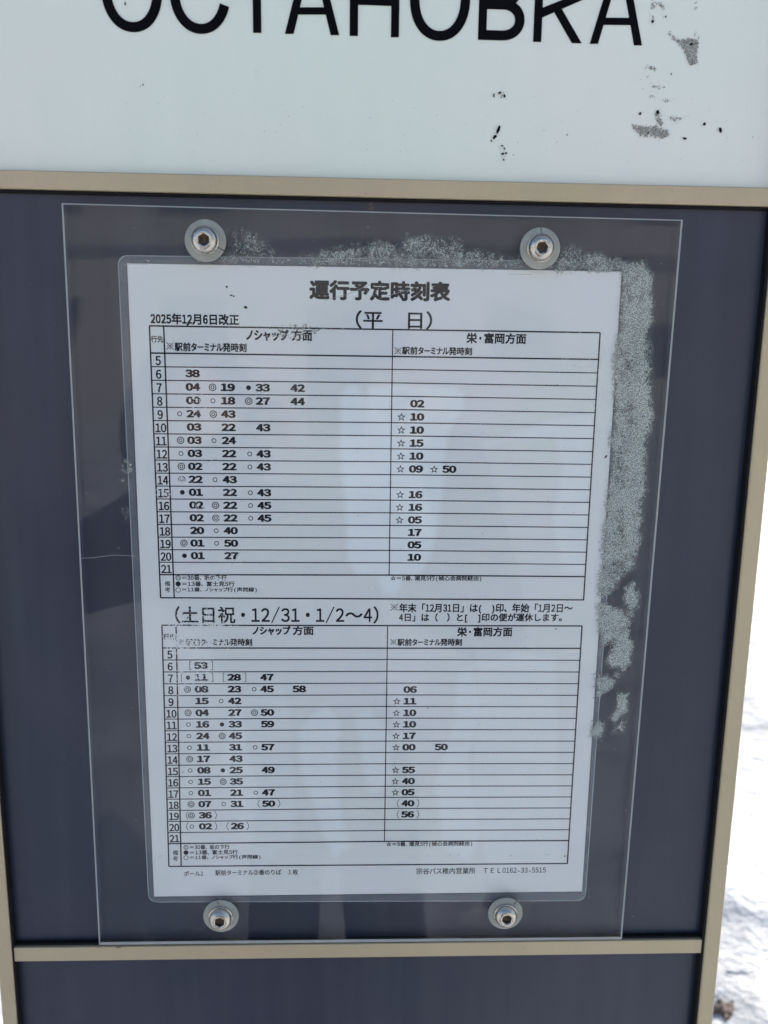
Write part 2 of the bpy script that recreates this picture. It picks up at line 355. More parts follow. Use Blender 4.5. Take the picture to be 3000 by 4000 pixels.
def L_B(bm):
    a, b_ = P(1867, 155), P(1899, 156); y0 = a[1]
    quad(bm, [a, (b_[0], y0), (b_[0], y0 + CAP), (a[0], y0 + CAP)])
    zm = bh(1900, 36, 157); xr = P(2048, 100)[0]
    for yb_, yt_, x_r in ((y0, y0 + zm + .0052, xr), (y0 + zm, y0 + CAP, xr - .0015)):
        hy = (yt_ - yb_) / 2; rx = .0125; cx = x_r - rx
        quad(bm, [(b_[0] - .001, yb_), (cx, yb_), (cx, yb_ + .0052), (b_[0] - .001, yb_ + .0052)])
        quad(bm, [(b_[0] - .001, yt_ - .0052), (cx, yt_ - .0052), (cx, yt_), (b_[0] - .001, yt_)])
        ring(bm, cx, (yb_ + yt_) / 2, rx, hy, -90, 90, 32, ST, .0052, 2.1)
letter(L_B)
def L_K(bm):
    a, b_ = P(2082.5, 163), P(2114, 163); y0 = a[1]
    quad(bm, [a, (b_[0], y0), (b_[0], y0 + CAP), (a[0], y0 + CAP)])
    j = P(2120, 72); j2 = P(2119, 31); ar = P(2196, 0)
    k = (ar[1] - j2[1]) / (ar[0] - j2[0]); hx = (y0 + CAP - j2[1]) / k
    quad(bm, [(b_[0] - .0003, j[1] + .0004), (j2[0] + hx + .0072, y0 + CAP), (j2[0] + hx - .0002, y0 + CAP), (b_[0] - .0003, j2[1])])
    c, d = P(2234, 168), P(2272, 169); e_, g_ = P(2158, 35), P(2182, 13)
    quad(bm, [c, d, g_, e_])
letter(L_K)

# ------------------------------------------------------------------ masks: sheets that carry dried deposits, flaked paint, pale paper patches
def inside(poly, x, y):
    r_ = False; n_ = len(poly)
    for i in range(n_):
        (x1, y1), (x2, y2) = poly[i], poly[i - 1]
        if (y1 > y) != (y2 > y) and x < (x2 - x1) * (y - y1) / (y2 - y1) + x1: r_ = not r_
    return r_
def dist(poly, x, y):
    best = 1e9
    for i in range(len(poly)):
        (x1, y1), (x2, y2) = poly[i], poly[i - 1]; dx, dy = x2 - x1, y2 - y1
        t_ = max(0, min(1, ((x - x1) * dx + (y - y1) * dy) / (dx * dx + dy * dy + 1e-12)))
        best = min(best, math.hypot(x - x1 - t_ * dx, y - y1 - t_ * dy))
    return best
def cover_sheet(name, blobs, w, material, parent, step=.0016, soft=.0022, jig=.0015):
    """blobs: (polygon in overview pixels, density). One thin sheet of small quads with the attribute 'cover'."""
    P_ = [([at(x, y, w) for x, y in poly], dn) for poly, dn in blobs]
    cells = {}
    for poly, dn in P_:
        x0, x1 = min(p[0] for p in poly) - soft * 1.5, max(p[0] for p in poly) + soft * 1.5
        y0, y1 = min(p[1] for p in poly) - soft * 1.5, max(p[1] for p in poly) + soft * 1.5
        for i in range(int(math.floor(x0 / step)), int(math.ceil(x1 / step)) + 1):
            for j in range(int(math.floor(y0 / step)), int(math.ceil(y1 / step)) + 1):
                x, y = i * step, j * step
                jx = jig * noise.noise(Vector((x * 130, y * 130, 5))); jy = jig * noise.noise(Vector((x * 130, y * 130, 25)))
                d = dist(poly, x + jx, y + jy) * (1 if inside(poly, x + jx, y + jy) else -1)
                c = max(0, min(1, (d + soft) / (2 * soft))) * dn
                if c > cells.get((i, j), 0): cells[(i, j)] = c
    idx = {}; vs2 = []; cov = []; fs = []
    def vid(k):
        if k not in idx: idx[k] = len(vs2); vs2.append(uvw(k[0] * step, k[1] * step, w)); cov.append(cells.get(k, 0))
        return idx[k]
    done = set()
    for (i, j) in list(cells):
        for a, b_ in ((i, j), (i - 1, j), (i, j - 1), (i - 1, j - 1)):
            if (a, b_) in done: continue
            done.add((a, b_)); fs.append([vid((a, b_)), vid((a + 1, b_)), vid((a + 1, b_ + 1)), vid((a, b_ + 1))])
    o = obj(name, vs2, fs, material, parent)
    at2 = o.data.attributes.new('cover', 'FLOAT', 'POINT'); at2.data.foreach_set('value', cov)
    o['kind'] = 'stuff'
    return o
def disc(x, y, r_, n_=12, sx=1, sy=1): return [(x + r_ * sx * math.cos(2 * math.pi * i / n_), y + r_ * sy * math.sin(2 * math.pi * i / n_)) for i in range(n_)]
cover_sheet('flaked_paint', [
    ([(1472, 84), (1507, 83), (1507, 140), (1492, 140), (1479, 118)], 1.0), ([(1440, 72), (1448, 70), (1478, 95), (1472, 100)], .75), ([(1496, 60), (1507, 60), (1506, 90), (1498, 85)], .6),
    ([(1408, 0), (1438, 2), (1442, 38), (1432, 40), (1425, 10), (1412, 22), (1402, 20)], .6), ([(1400, 30), (1412, 28), (1420, 48), (1408, 50)], .65),
    ([(1388, 145), (1404, 141), (1418, 150), (1416, 158), (1402, 152), (1394, 152)], .75), ([(1394, 165), (1402, 166), (1412, 182), (1440, 184), (1438, 191), (1408, 190)], .8),
    ([(1382, 187), (1388, 187), (1418, 212), (1456, 215), (1452, 221), (1412, 217)], .7),
    ([(1356, 260), (1372, 268), (1398, 272), (1415, 268), (1428, 276), (1450, 286), (1445, 298), (1420, 300), (1400, 296), (1380, 288), (1364, 278)], .95),
    ([(1414, 241), (1428, 243), (1434, 262), (1430, 276), (1422, 270), (1416, 255)], .95), ([(1436, 252), (1460, 252), (1490, 245), (1480, 256), (1456, 264)], .75),
    ([(1500, 0), (1508, 0), (1508, 22), (1500, 24)], .5), ([(1062, 300), (1075, 270), (1082, 272), (1078, 285), (1064, 308)], .45), ([(1078, 196), (1088, 194), (1092, 206), (1084, 214), (1074, 210)], .75), ([(1080, 312), (1092, 314), (1098, 340), (1086, 348), (1080, 336)], .55)],
    .0005, M_flake, name_panel, step=.0009, soft=.0010, jig=.0012)
# bare black chips where the enamel is gone
def chips(name, spots, w, material, parent, res=9):
    bm = bmesh.new()
    for x, y, rx, ry, rot in spots:
        cu, cv = at(x, y, w); k = .000297
        rnd = random.Random(int(x * 31 + y)); vs_ = []
        for i in range(res):
            a = 2 * math.pi * i / res; rr = .65 + .6 * rnd.random()
            px, py = rx * k * rr * math.cos(a), ry * k * rr * math.sin(a); cr, sr = math.cos(rot), math.sin(rot)
            vs_.append(bm.verts.new(uvw(cu + px * cr - py * sr, cv + px * sr + py * cr, w)))
        bm.faces.new(vs_)
    o = from_bm(name, bm, material, parent); o['kind'] = 'stuff'; return o
sp = [(1067, 206, 1.5, 4.5, 0), (1080, 200, 3, 1.6, .4), (1090, 207, 2.5, 3, 0), (1083, 210, 1.5, 1, 0), (1076, 281, 2.6, 9, -.35), (1069, 296, 3, 5, -.8), (1061, 304, 2, 2, 0), (1084, 315, 3, 1.5, 0), (1090, 321, 2, 1.5, 0),
      (1086, 332, 3.5, 2.5, 0), (1093, 331, 2.5, 2, .3), (1088, 345, 2, 2, 0), (1383, 245, 3, 2.6, .4), (1420, 242, 3.6, 4, .2), (1400, 287, 1.8, 1.8, 0), (1522, 268, 3, 3, 0), (1556, 281, 3, 5, .2), (1480, 299, 4.5, 1.8, -.1), (1225, 291, 1.4, 1.4, 0),
      (1203, 307, 1, 1, 0), (1410, 46, 2.8, 3.2, .6), (1438, 36, 1.6, 2, 0), (1493, 95, 4, 2.6, .3), (1450, 160, 1.3, 2.4, -.3), (270, 7, 1.4, 4, .1), (1626, 296, 1.8, .6, 0), (1175, 282, .8, .8, 0), (1109, 335, 1, .8, 0), (309, 183, 1.2, 1.8, 0), (303, 186, .9, 1, 0),
      (1015, 386, 1, 1, 0), (1339, 393, 1, 1, 0), (537, 366, .8, .8, 0)]
rr = random.Random(5)
for _ in range(70): sp.append((rr.uniform(250, 900) if rr.random() < .6 else rr.uniform(800, 1640), rr.gauss(270, 50), rr.uniform(.3, .75), rr.uniform(.3, .75), 0))
sp = [s_ for s_ in sp if s_[1] < 362]
chips('bare_chip', sp, .0008, M_black, name_panel)
M_rust = surface('rusty_grime', (.09, .06, .045), (.16, .12, .09), 800, .8)
chips('rust_spot', [(801, 441, 3, 4, 0), (803, 449, 4, 3, .3), (797, 450, 2, 2, 0), (770, 546, 3, 5, .2), (765, 543, 2, 2, 0), (795, 490, 2, 3, 0)], WB + .0003, M_rust, dark)
chips('dust_speck', [(rr.uniform(20, 1520), rr.uniform(430, 2010), rr.uniform(.35, .8), rr.uniform(.35, .8), 0) for _ in range(140)], WB + .0003, M_nylon, dark, 6)
chips('rail_nick', [(255, 2047, 9, 1.4, .02), (1130, 2049, 1, 1.3, 0), (790, 418, 1, 1, 0), (455, 402, .8, .8, 0), (1452, 412, .9, .8, 0)], WR + .0003, M_rust, sign)

# ------------------------------------------------------------------ glyphs: every character is drawn once from the built-in font
dg = None
_gl = {}
def glyph(ch):
    """-> (verts Nx2, faces, ink box) in em units; latin digits and signs use the full-width gothic forms"""
    if ch in _gl: return _gl[ch]
    src = ch
    if '0' <= ch <= '9' or ch in '/=': src = chr(ord(ch) + 0xFEE0)
    if ch in 'TEL': src = chr(ord(ch) + 0xFEE0)
    c = bpy.data.curves.new('glyph', 'FONT'); c.body = src; c.size = 1; c.resolution_u = 3; c.fill_mode = 'FRONT'
    o = bpy.data.objects.new('glyph', c); COL.objects.link(o)
    dg_ = bpy.context.evaluated_depsgraph_get(); dg_.update()
    me = o.evaluated_get(dg_).to_mesh()
    v = np.array([(a.co.x, a.co.y) for a in me.vertices]).reshape(-1, 2); f = [tuple(p.vertices) for p in me.polygons]
    o.evaluated_get(dg_).to_mesh_clear()
    bpy.data.objects.remove(o); bpy.data.curves.remove(c)
    if len(v) == 0: v = np.zeros((0, 2)); bx = (0, 0, 1, 0)
    else: bx = (v[:, 0].min(), v[:, 1].min(), v[:, 0].max(), v[:, 1].max())
    _gl[ch] = (v, f, bx); return _gl[ch]
HALF = set('0123456789/-TEL[]()') - set('TEL')
KANA = set('ノシャップーミナルタバス、・')
PAPER_W = .00025
WEAR = [  # (x, y, rx, ry, strength) in overview pixels: where the print has flaked
    (425, 862, 30, 26, .8), (436, 893, 22, 14, .6), (470, 720, 150, 8, .0), (505, 690, 26, 14, .55), (625, 722, 70, 20, .75), (355, 1063, 20, 16, 1.0), (390, 1030, 18, 14, .7), (428, 1090, 16, 14, .75), (470, 1118, 22, 15, .65), (395, 1043, 30, 6, .8),
    (487, 1198, 40, 12, .65), (495, 1063, 24, 14, .5), (495, 1006, 24, 10, .5), (465, 1252, 45, 9, .9), (430, 1330, 90, 24, .85), (440, 1387, 90, 14, 1.1), (365, 1375, 26, 16, .5), (430, 1350, 90, 5, .9), (385, 1400, 26, 40, .7), (435, 1437, 34, 14, .6), (432, 1462, 40, 14, 1.05),
    (388, 1480, 14, 60, .6), (408, 1487, 26, 12, .45), (440, 1487, 20, 10, .5), (372, 1616, 16, 12, .5), (390, 1560, 18, 60, .3), (408, 1690, 20, 60, .45), (820, 628, 160, 20, .52), (800, 688, 26, 18, .5), (425, 806, 20, 12, .3), (445, 1300, 100, 20, .3), (700, 712, 60, 5, .6), (1210, 762, 60, 10, .4), (1285, 860, 14, 120, .4), (505, 1225, 60, 10, .4)]
WZ = [(*at(x, y), rx * .000297, ry * .000297, s_) for x, y, rx, ry, s_ in WEAR]
class Print:
    def __init__(self): self.v = []; self.f = []; self.w = []
    def add(self, pts, faces, layer=0):
        b_ = len(self.v)
        for u, v in pts:
            self.v.append(uvw(u, v, PAPER_W + layer * 4e-6))
            wr = .12
            for cu, cv, ru, rv, s_ in WZ:
                d2 = ((u - cu) / ru) ** 2 + ((v - cv) / rv) ** 2
                if d2 < 4: wr += s_ * math.exp(-d2 * .9)
            self.w.append(min(wr, 1.2))
        self.f += [tuple(i + b_ for i in q_) for q_ in faces]
    def text(self, s_, box, bold=0.0, kana=.82, half=.5, n_off=4, gap=0.0):
        """set the string so that its ink fills box = (x0, y0, x1, y1) in overview pixels"""
        x0, y0, x1, y1 = box
        ul = at(x0, (y0 + y1) / 2); ur = at(x1, (y0 + y1) / 2); ut = at((x0 + x1) / 2, y0); ub = at((x0 + x1) / 2, y1)
        pen = 0; lay = []
        for ch in s_:
            if ch == '　': pen += 1; continue
            if ch == ' ': pen += half; continue
            v, f, bx = glyph(ch); adv = 1.0
            if ch in HALF:
                adv = half; sx = min(1.0, .80 * half / max(bx[2] - bx[0], .25)) if ch not in '()[]' else min(1, .38 * half / .15)
                q_ = v.copy(); q_[:, 0] = (v[:, 0] - (bx[0] + bx[2]) / 2) * sx + half / 2
            elif ch in KANA:
                adv = kana; q_ = v.copy(); q_[:, 0] = (v[:, 0] - .5) * min(1, kana * 1.08) + kana / 2
            else: q_ = v.copy()
            q_[:, 0] += pen; lay.append((q_, f)); pen += adv + gap
        allv = np.concatenate([a for a, _ in lay]); mn, mx_ = allv.min(0) - bold, allv.max(0) + bold
        U0, U1, V0, V1 = ul[0], ur[0], ub[1], ut[1]
        tilt = (ur[1] - ul[1]) / max(U1 - U0, 1e-6)
        sx = (U1 - U0) / (mx_[0] - mn[0]); sy = (V1 - V0) / (mx_[1] - mn[1])
        offs = [(0, 0)]
        if bold: offs += [(bold * math.cos(a * 2 * math.pi / n_off + .78), bold * math.sin(a * 2 * math.pi / n_off + .78)) for a in range(n_off)]
        for k, (ox, oy) in enumerate(offs):
            for q_, f in lay:
                uu = U0 + (q_[:, 0] + ox - mn[0]) * sx; vv = V0 + (q_[:, 1] + oy - mn[1]) * sy
                self.add(list(zip(uu, vv)), f, k)
    def line(self, p, q_, wd, layer=6):
        (x0, y0), (x1, y1) = p, q_; n_ = max(1, int(math.hypot(x1 - x0, y1 - y0) / .003)); L_ = math.hypot(x1 - x0, y1 - y0); nx_, ny_ = -(y1 - y0) / L_ * wd / 2, (x1 - x0) / L_ * wd / 2
        pts = []
        for i in range(n_ + 1):
            t_ = i / n_; x, y = x0 + (x1 - x0) * t_, y0 + (y1 - y0) * t_; pts += [(x - nx_, y - ny_), (x + nx_, y + ny_)]
        self.add(pts, [(2 * i, 2 * i + 2, 2 * i + 3, 2 * i + 1) for i in range(n_)], layer)
    def circle(self, u, v, r_, wd=0, layer=0):
        n_ = 24; c = [(math.cos(2 * math.pi * i / n_), math.sin(2 * math.pi * i / n_)) for i in range(n_)]
        if not wd: self.add([(u + r_ * a, v + r_ * b_) for a, b_ in c], [tuple(range(n_))], layer)
        else:
            self.add([(u + r_ * a, v + r_ * b_) for a, b_ in c] + [(u + (r_ - wd) * a, v + (r_ - wd) * b_) for a, b_ in c], [(i, (i + 1) % n_, n_ + (i + 1) % n_, n_ + i) for i in range(n_)], layer)
    def sign(self, kind, u, v, k=1.0):
        if kind == '◎': self.circle(u, v, .0023 * k, .00056); self.circle(u, v, .00118 * k, .00050)
        elif kind == '○': self.circle(u, v, .0015 * k, .00050)
        elif kind == '●': self.circle(u, v, .0015 * k)
        elif kind == '☆':
            def st(rad, inner): return [(u + (rad if i % 2 == 0 else inner) * k * math.sin(math.pi * i / 5), v - .0001 + (rad if i % 2 == 0 else inner) * k * math.cos(math.pi * i / 5)) for i in range(10)]
            o_, i_ = st(.0028, .00120), st(.00155, .00060)
            self.add(o_ + i_, [(i, (i + 1) % 10, 10 + (i + 1) % 10, 10 + i) for i in range(10)])
    def komejirushi(self, box):
        x0, y0, x1, y1 = box; u, v = at((x0 + x1) / 2, (y0 + y1) / 2); r_ = (x1 - x0) / 2 * .000297 * .92
        self.line((u - r_, v - r_), (u + r_, v + r_), .00042); self.line((u - r_, v + r_), (u + r_, v - r_), .00042)
        for a, b_ in ((0, .72), (0, -.72), (.72, 0), (-.72, 0)): self.circle(u + a * r_, v + b_ * r_, .00033)
    def build(self, name, parent):
        o = obj(name, self.v, self.f, M_ink, parent)
        a = o.data.attributes.new('wear', 'FLOAT', 'POINT'); a.data.foreach_set('value', self.w); return o

# ------------------------------------------------------------------ the laminated timetable
tt = empty('laminated_timetable', tuple(uvw(.1485, -.42, 0)))
tag(tt, 'laminated white Japanese bus timetable sheet pressed behind the clear acrylic cover', 'timetable')
PC = [(0, -.42), (.297, -.42), (.297, 0), (0, 0)]
paper = from_bm('paper', prism_bm(PC, 0, .0002), M_paper, tt)
H = Print()
H.text('運行予定時刻表', (668, 606, 973, 650), .046, n_off=8)
H.text('（平　日）', (768, 671, 934, 711), .022)
H.text('2025年12月6日改正', (325, 677, 517, 702), .05)
H.text('（土日祝・12/31・1/2〜4）', (378, 1309, 818, 1347), .022, half=.55)
H.komejirushi((843, 1303, 860, 1320)); H.text('年末「12月31日」は(  )印、年始「1月2日〜', (862, 1303, 1237, 1326), .04, kana=.9)
H.text('4日」は（　）と[  ]印の便が運休します。', (862, 1324, 1214, 1345), .04, kana=.9)
H.text('ポール2', (397, 1881, 439, 1892), .018, kana=.95)
H.text('駅前ターミナル②番のりば　１枚', (465, 1878, 644, 1890), .020, kana=.95)
H.text('宗谷バス稚内営業所　ＴＥＬ0162-33-5515', (899, 1873, 1179, 1887), .018, kana=.95, half=.55)
def header(y, xl, xm, hd):
    (t1a, t1b, t2a, t2b, n1, n2, g1, lab) = hd
    H.text('ノシャップ', t1a, .05, kana=.72); H.text('方面', t1b, .046)
    H.text('栄・富岡方面', t2b, .046, kana=.6)
    H.komejirushi(n1[0]); H.text('駅前ターミナル発時刻', n1[1], .046, kana=.78)
    H.komejirushi(n2[0]); H.text('駅前ターミナル発時刻', n2[1], .046, kana=.78)
    H.text('行先', lab, .034)
header(0, 0, 0, ((531, 711, 624, 737), (630, 711, 675, 737), None, (1007, 719, 1137, 743), ((360, 741, 375, 754), (377, 740, 533, 760)), ((852, 751, 867, 765), (868, 749, 1020, 767)), 0, (326, 725, 353, 740)))
header(0, 0, 0, ((545, 1352, 628, 1372), (632, 1352, 678, 1372), None, (987, 1354, 1107, 1375), ((384, 1380, 398, 1393), (400, 1379, 545, 1395)), ((843, 1380, 857, 1393), (858, 1379, 998, 1395)), 0, (353, 1368, 379, 1382)))
for y0, k, x0, rx in ((1242, 1.0, 379, 843), (1824, .98, 396, 834)):
    for j, (sy_, s_, x1) in enumerate((('◎', '=30番、坂の下行', 490), ('●', '=13番、富士見5行', 507), ('○', '=11番、ノシャップ行(声問線)', 555))):
        yy = y0 + j * (13.1 if y0 < 1500 else 11.2); x1_ = x1 if y0 < 1500 else x1 + 6 + j
        u, v = at(x0 + 6, yy + 6); H.circle(u, v, .0017, .0004 if sy_ != '●' else 0)
        if sy_ == '◎': H.circle(u, v, .0009, .0003)
        H.text(s_, (x0 + 14, yy, x1_, yy + 11.5 * (1 if y0 < 1500 else .92)), .034, kana=.78, half=.6)
    H.text('☆=5番、潮見5行(禎心会病院経由)', (rx, y0 + 1.5 if y0 < 1500 else y0 - 7, (1040 if y0 < 1500 else 1020), y0 + (14 if y0 < 1500 else 5)), .034, kana=.6, half=.55)
    hx = 362 if y0 < 1500 else 379
    for j, c_ in enumerate('備考'): H.text(c_, (hx - 6, y0 + 13 + j * 13 * k - (0 if y0 < 1500 else 1), hx + 6, y0 + 24 + j * 13 * k - (0 if y0 < 1500 else 1)), .014)
H.build('printed_heading', paper)

G = Print()          # ruled lines, in sheet millimetres
mmv = lambda a: a / 1000.0
def lean(T_, k, v): return T_[k][0] + (T_[k][1] - T_[k][0]) * (v - T_[4]) / (T_[8] - T_[4])      # the sheet buckles a little: its rulings lean
def table(T_, nrow=17):
    _, _, us, ur_, vt, vh, v0, dv, vb = T_; th = .00092; tn = .00066; L0 = lambda v: lean(T_, 0, v)
    for p, q_, w_ in (((L0(vt), vt), (ur_, vt - .4), th), ((L0(vb), vb), (ur_, vb - 1.0), th), ((L0(vt), vt), (L0(vb), vb), th), ((ur_, vt - .4), (ur_ - .3, vb - 1.0), th), ((lean(T_, 1, vt), vt), (lean(T_, 1, vb), vb), th), ((us, vt), (us, v0 - dv * nrow), tn), ((L0(vh), vh), (ur_, vh - .5), th)):
        G.line((mmv(p[0]), mmv(p[1])), (mmv(q_[0]), mmv(q_[1])), w_)
    for i in range(1, nrow + 1):
        v = v0 - dv * i; G.line((mmv(L0(v)), mmv(v)), (mmv(us), mmv(v + .1)), tn if i < nrow else th); G.line((mmv(us), mmv(v + .1)), (mmv(ur_ - .2), mmv(v - .6)), tn if i < nrow else th)
T1 = ((11.7, 12.2), (at(354, 712)[0] * 1000, at(376.5, 1290)[0] * 1000), 158.4, 286.0, -36.1, -52.2, -52.2, 8.17, -206.4)
T2 = ((12.4, 10.9), (at(380.5, 1352)[0] * 1000, at(391.5, 1868)[0] * 1000), 157.9, 285.7, -224.8, -240.2, -240.2, 8.22, -397.1)
table(T1); table(T2)
G.build('ruled_lines', paper)

X = Print()          # departure times
c1 = [at(416, 804)[0], at(492, 835)[0], at(567.5, 836)[0], at(643, 838)[0]]; s1 = [at(388.5, 893)[0], at(459.5, 835)[0], at(537, 837)[0]]
c2 = [at(435.5, 1487)[0], at(506.5, 1487)[0], at(577, 1487)[0], at(646.5, 1486)[0]]; s2 = [at(405, 1488)[0], at(478, 1513)[0], at(549, 1487)[0]]
r1 = ([at(901.5, 872)[0], at(970.5, 1014)[0]], [at(867, 901)[0], at(938, 1014)[0]]); r2 = ([at(886, 1486)[0], at(953, 1612)[0]], [at(857, 1513)[0], at(920, 1513)[0]])
def tbox(u, v, w_, h): # text box given in sheet metres -> glyph run
    return (u - w_ / 2, v - h / 2, u + w_ / 2, v + h / 2)
def run(pr, s_, u, v, w_, h, bold, n_off=8, half=.62):
    lay = []; pen = 0
    for ch in s_:
        vv, f, bx = glyph(ch); q_ = vv.copy(); k = .54 / max(bx[2] - bx[0], .30) if ch != '1' else 1.0
        q_[:, 0] = (vv[:, 0] - (bx[0] + bx[2]) / 2) * k * (half / .62) + half / 2 + pen; lay.append((q_, f)); pen += half
    y0, y1 = glyph('0')[2][1] - bold, glyph('0')[2][3] + bold; wid = pen
    offs = [(0, 0)] + ([(bold * 1.15 * math.cos(a * 2 * math.pi / n_off), bold * .75 * math.sin(a * 2 * math.pi / n_off)) for a in range(n_off)] if bold else [])
    for k, (ox, oy) in enumerate(offs):
        for q_, f in lay:
            pr.add(list(zip(u - w_ / 2 + (q_[:, 0] + ox) / wid * w_, v - h / 2 + (q_[:, 1] + oy - y0) / (y1 - y0) * h)), f, k)
T1D = {6: '38', 7: '04 ◎19 ●33 42', 8: '00 ○18 ◎27 44', 9: '○24 ◎43', 10: '03 22 43', 11: '◎03 ○24', 12: '○03 22 ○43', 13: '◎02 22 ○43', 14: '◎22 ○43', 15: '●01 22 ○43', 16: '02 ◎22 ○45', 17: '02 ◎22 ○45', 18: '20 ○40', 19: '◎01 ○50', 20: '●01 27'}
T1R = {8: '02', 9: '☆10', 10: '☆10', 11: '☆15', 12: '☆10', 13: '☆09 ☆50', 15: '☆16', 16: '☆16', 17: '☆05', 18: '17', 19: '05', 20: '10'}
T2D = {6: '[53]', 7: '[●11] [28] 47', 8: '◎08 23 ○45 58', 9: '15 ○42', 10: '◎04 27 ◎50', 11: '○16 ●33 59', 12: '○24 ◎45', 13: '○11 31 ○57', 14: '◎17 43', 15: '○08 ●25 49', 16: '○15 ◎35', 17: '○01 21 ○47', 18: '◎07 ○31 (50)', 19: '(◎36)', 20: '(○02) (26)'}
T2R = {8: '06', 9: '☆11', 10: '☆10', 11: '☆10', 12: '☆17', 13: '☆00 50', 15: '☆55', 16: '☆40', 17: '☆05', 18: '(40)', 19: '(56)'}
def bracket(pr, ch, u, v, h=.0058):
    if ch in '[]':
        d = .0011 * (1 if ch == '[' else -1); pr.line((u, v - h / 2), (u, v + h / 2), .0004); pr.line((u, v - h / 2), (u + d, v - h / 2), .0004); pr.line((u, v + h / 2), (u + d, v + h / 2), .0004)
    else:
        sg = 1 if ch == '(' else -1; pts = [(u + sg * .0013 * (2 * t_ - 1) ** 2, v + h * (t_ - .5)) for t_ in [i / 8 for i in range(9)]]
        for a, b_ in zip(pts, pts[1:]): pr.line(a, b_, .0004)
def cells(data, cs, ss, v0, dv, left):
    for hr, row in data.items():
        v = (v0 - dv * (hr - 5 + .5)) / 1000.0 + (.0003 if left else -.0003)
        for i, tok in enumerate(row.split()):
            num = ''.join(c for c in tok if c.isdigit()); jx = .0006 * (rr.random() - .5)
            run(X, num, cs[i], v, .0085, .0050, .070)
            for c in tok:
                if c in '◎○●☆': X.sign(c, ss[i] + jx * .3 - (.0 if '[' not in tok else -.0006), v - .0001)
            if tok[0] in '([': bracket(X, tok[0], (ss[i] - .0036) if len(tok) > 4 else cs[i] - .0072, v)
            if tok[-1] in ')]': bracket(X, tok[-1], cs[i] + .0076, v)
cells(T1D, c1, s1, T1[6], T1[7], True); cells(T1R, r1[0], r1[1], T1[6], T1[7], False)
cells(T2D, c2, s2, T2[6], T2[7], True); cells(T2R, r2[0], r2[1], T2[6], T2[7], False)
Y = X
for T_ in (T1, T2):
    for hr in range(5, 22):
        v = (T_[6] - T_[7] * (hr - 5 + .5)) / 1000 - .0004
        run(Y, str(hr), (lean(T_, 0, v * 1000) + lean(T_, 1, v * 1000)) / 2000 + .0001, v, .0034 * len(str(hr)), .0058, .034, n_off=6, half=.56)
X.build('printed_times', paper)
chips('ink_speck', [(490, 620, 2.2, 3, .5), (499, 638, 3, 1.8, .3), (505, 640, 2, 2, 0), (531, 664, 4.5, 2.8, -.2), (406, 701, 3, 2.4, 0), (1201, 1358, 1.4, 3, 0), (1309, 986, 2, 5, -.6), (924, 1530, 1.6, 1.4, 0), (395, 1668, 1, 2.2, 0), (434, 1547, 1.5, 1.5, 0), (1181, 831, .9, .8, 0),
                    (1204, 831, 1, 1, 0)] + [(rr.uniform(290, 1300), rr.uniform(600, 1900), rr.uniform(.3, .8), rr.uniform(.3, .8), 0) for _ in range(110)], .00034, M_black, paper, 7)
cover_sheet('smudge', [([(590, 700), (640, 696), (690, 703), (700, 712), (680, 722), (640, 738), (600, 728), (570, 716)], .50), ([(620, 725), (665, 722), (670, 740), (640, 742)], .62), ([(360, 1100), (380, 1100), (380, 1110), (360, 1110)], .1),
                       ([(395, 1318), (430, 1316), (430, 1338), (400, 1340)], .45), ([(1220, 1842), (1232, 1840), (1232, 1852), (1220, 1852)], .5), ([(340, 1846), (352, 1844), (352, 1852), (340, 1852)], .6), ([(840, 1845), (1225, 1846), (1225, 1850), (840, 1849)], .5)], .00037, M_smudge, paper, step=.0010, soft=.0012)
# paler areas of the paper, laid under the print
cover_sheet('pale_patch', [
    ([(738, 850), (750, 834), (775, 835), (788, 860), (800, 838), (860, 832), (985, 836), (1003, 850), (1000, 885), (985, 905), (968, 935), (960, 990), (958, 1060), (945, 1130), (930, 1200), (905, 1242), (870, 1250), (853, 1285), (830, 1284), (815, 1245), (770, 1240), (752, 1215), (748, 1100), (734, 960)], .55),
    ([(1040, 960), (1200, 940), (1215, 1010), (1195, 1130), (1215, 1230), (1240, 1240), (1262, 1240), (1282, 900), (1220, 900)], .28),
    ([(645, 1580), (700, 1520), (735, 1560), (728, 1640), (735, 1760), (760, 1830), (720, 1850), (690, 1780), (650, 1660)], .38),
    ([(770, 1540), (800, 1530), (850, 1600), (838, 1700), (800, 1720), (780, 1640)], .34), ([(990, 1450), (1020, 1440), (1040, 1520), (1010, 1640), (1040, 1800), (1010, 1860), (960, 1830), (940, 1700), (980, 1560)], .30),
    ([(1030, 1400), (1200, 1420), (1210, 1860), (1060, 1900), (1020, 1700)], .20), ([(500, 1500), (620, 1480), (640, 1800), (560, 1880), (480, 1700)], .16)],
    .00022, M_pale, paper, step=.0016, soft=.0022, jig=.0009)
# laminating film: rounded sheet with a welded rim
fc = [at(254, 551), at(1363, 566), at(1264, 1945), at(321, 1948)]     # TL TR BR BL
def rounded(c4, rad, n_=6):
    out = []
    for i in range(4):
        p0, p, p2 = Vector(c4[i - 1]), Vector(c4[i]), Vector(c4[(i + 1) % 4]); a = (p0 - p).normalized() * rad; b_ = (p2 - p).normalized() * rad
        for j in range(n_ + 1):
            t_ = j / n_; out.append(tuple(p + a * (1 - t_) ** 2 + b_ * t_ ** 2))
    return out
ro = rounded([fc[3], fc[2], fc[1], fc[0]], .007)
from_bm('laminating_film', prism_bm(ro, -.0006, .0006, .0002, 1), M_film, tt)
M_weld = haze_mat('welded_film_rim', (.65, .70, .74), .22)
inner = rounded([(-.0003, -.4203), (.2973, -.4203), (.2973, .0003), (-.0003, .0003)], .0004)
bm = bmesh.new(); a_ = [bm.verts.new(uvw(*p, .00068)) for p in ro]; b2 = [bm.verts.new(uvw(*p, .00068)) for p in inner]
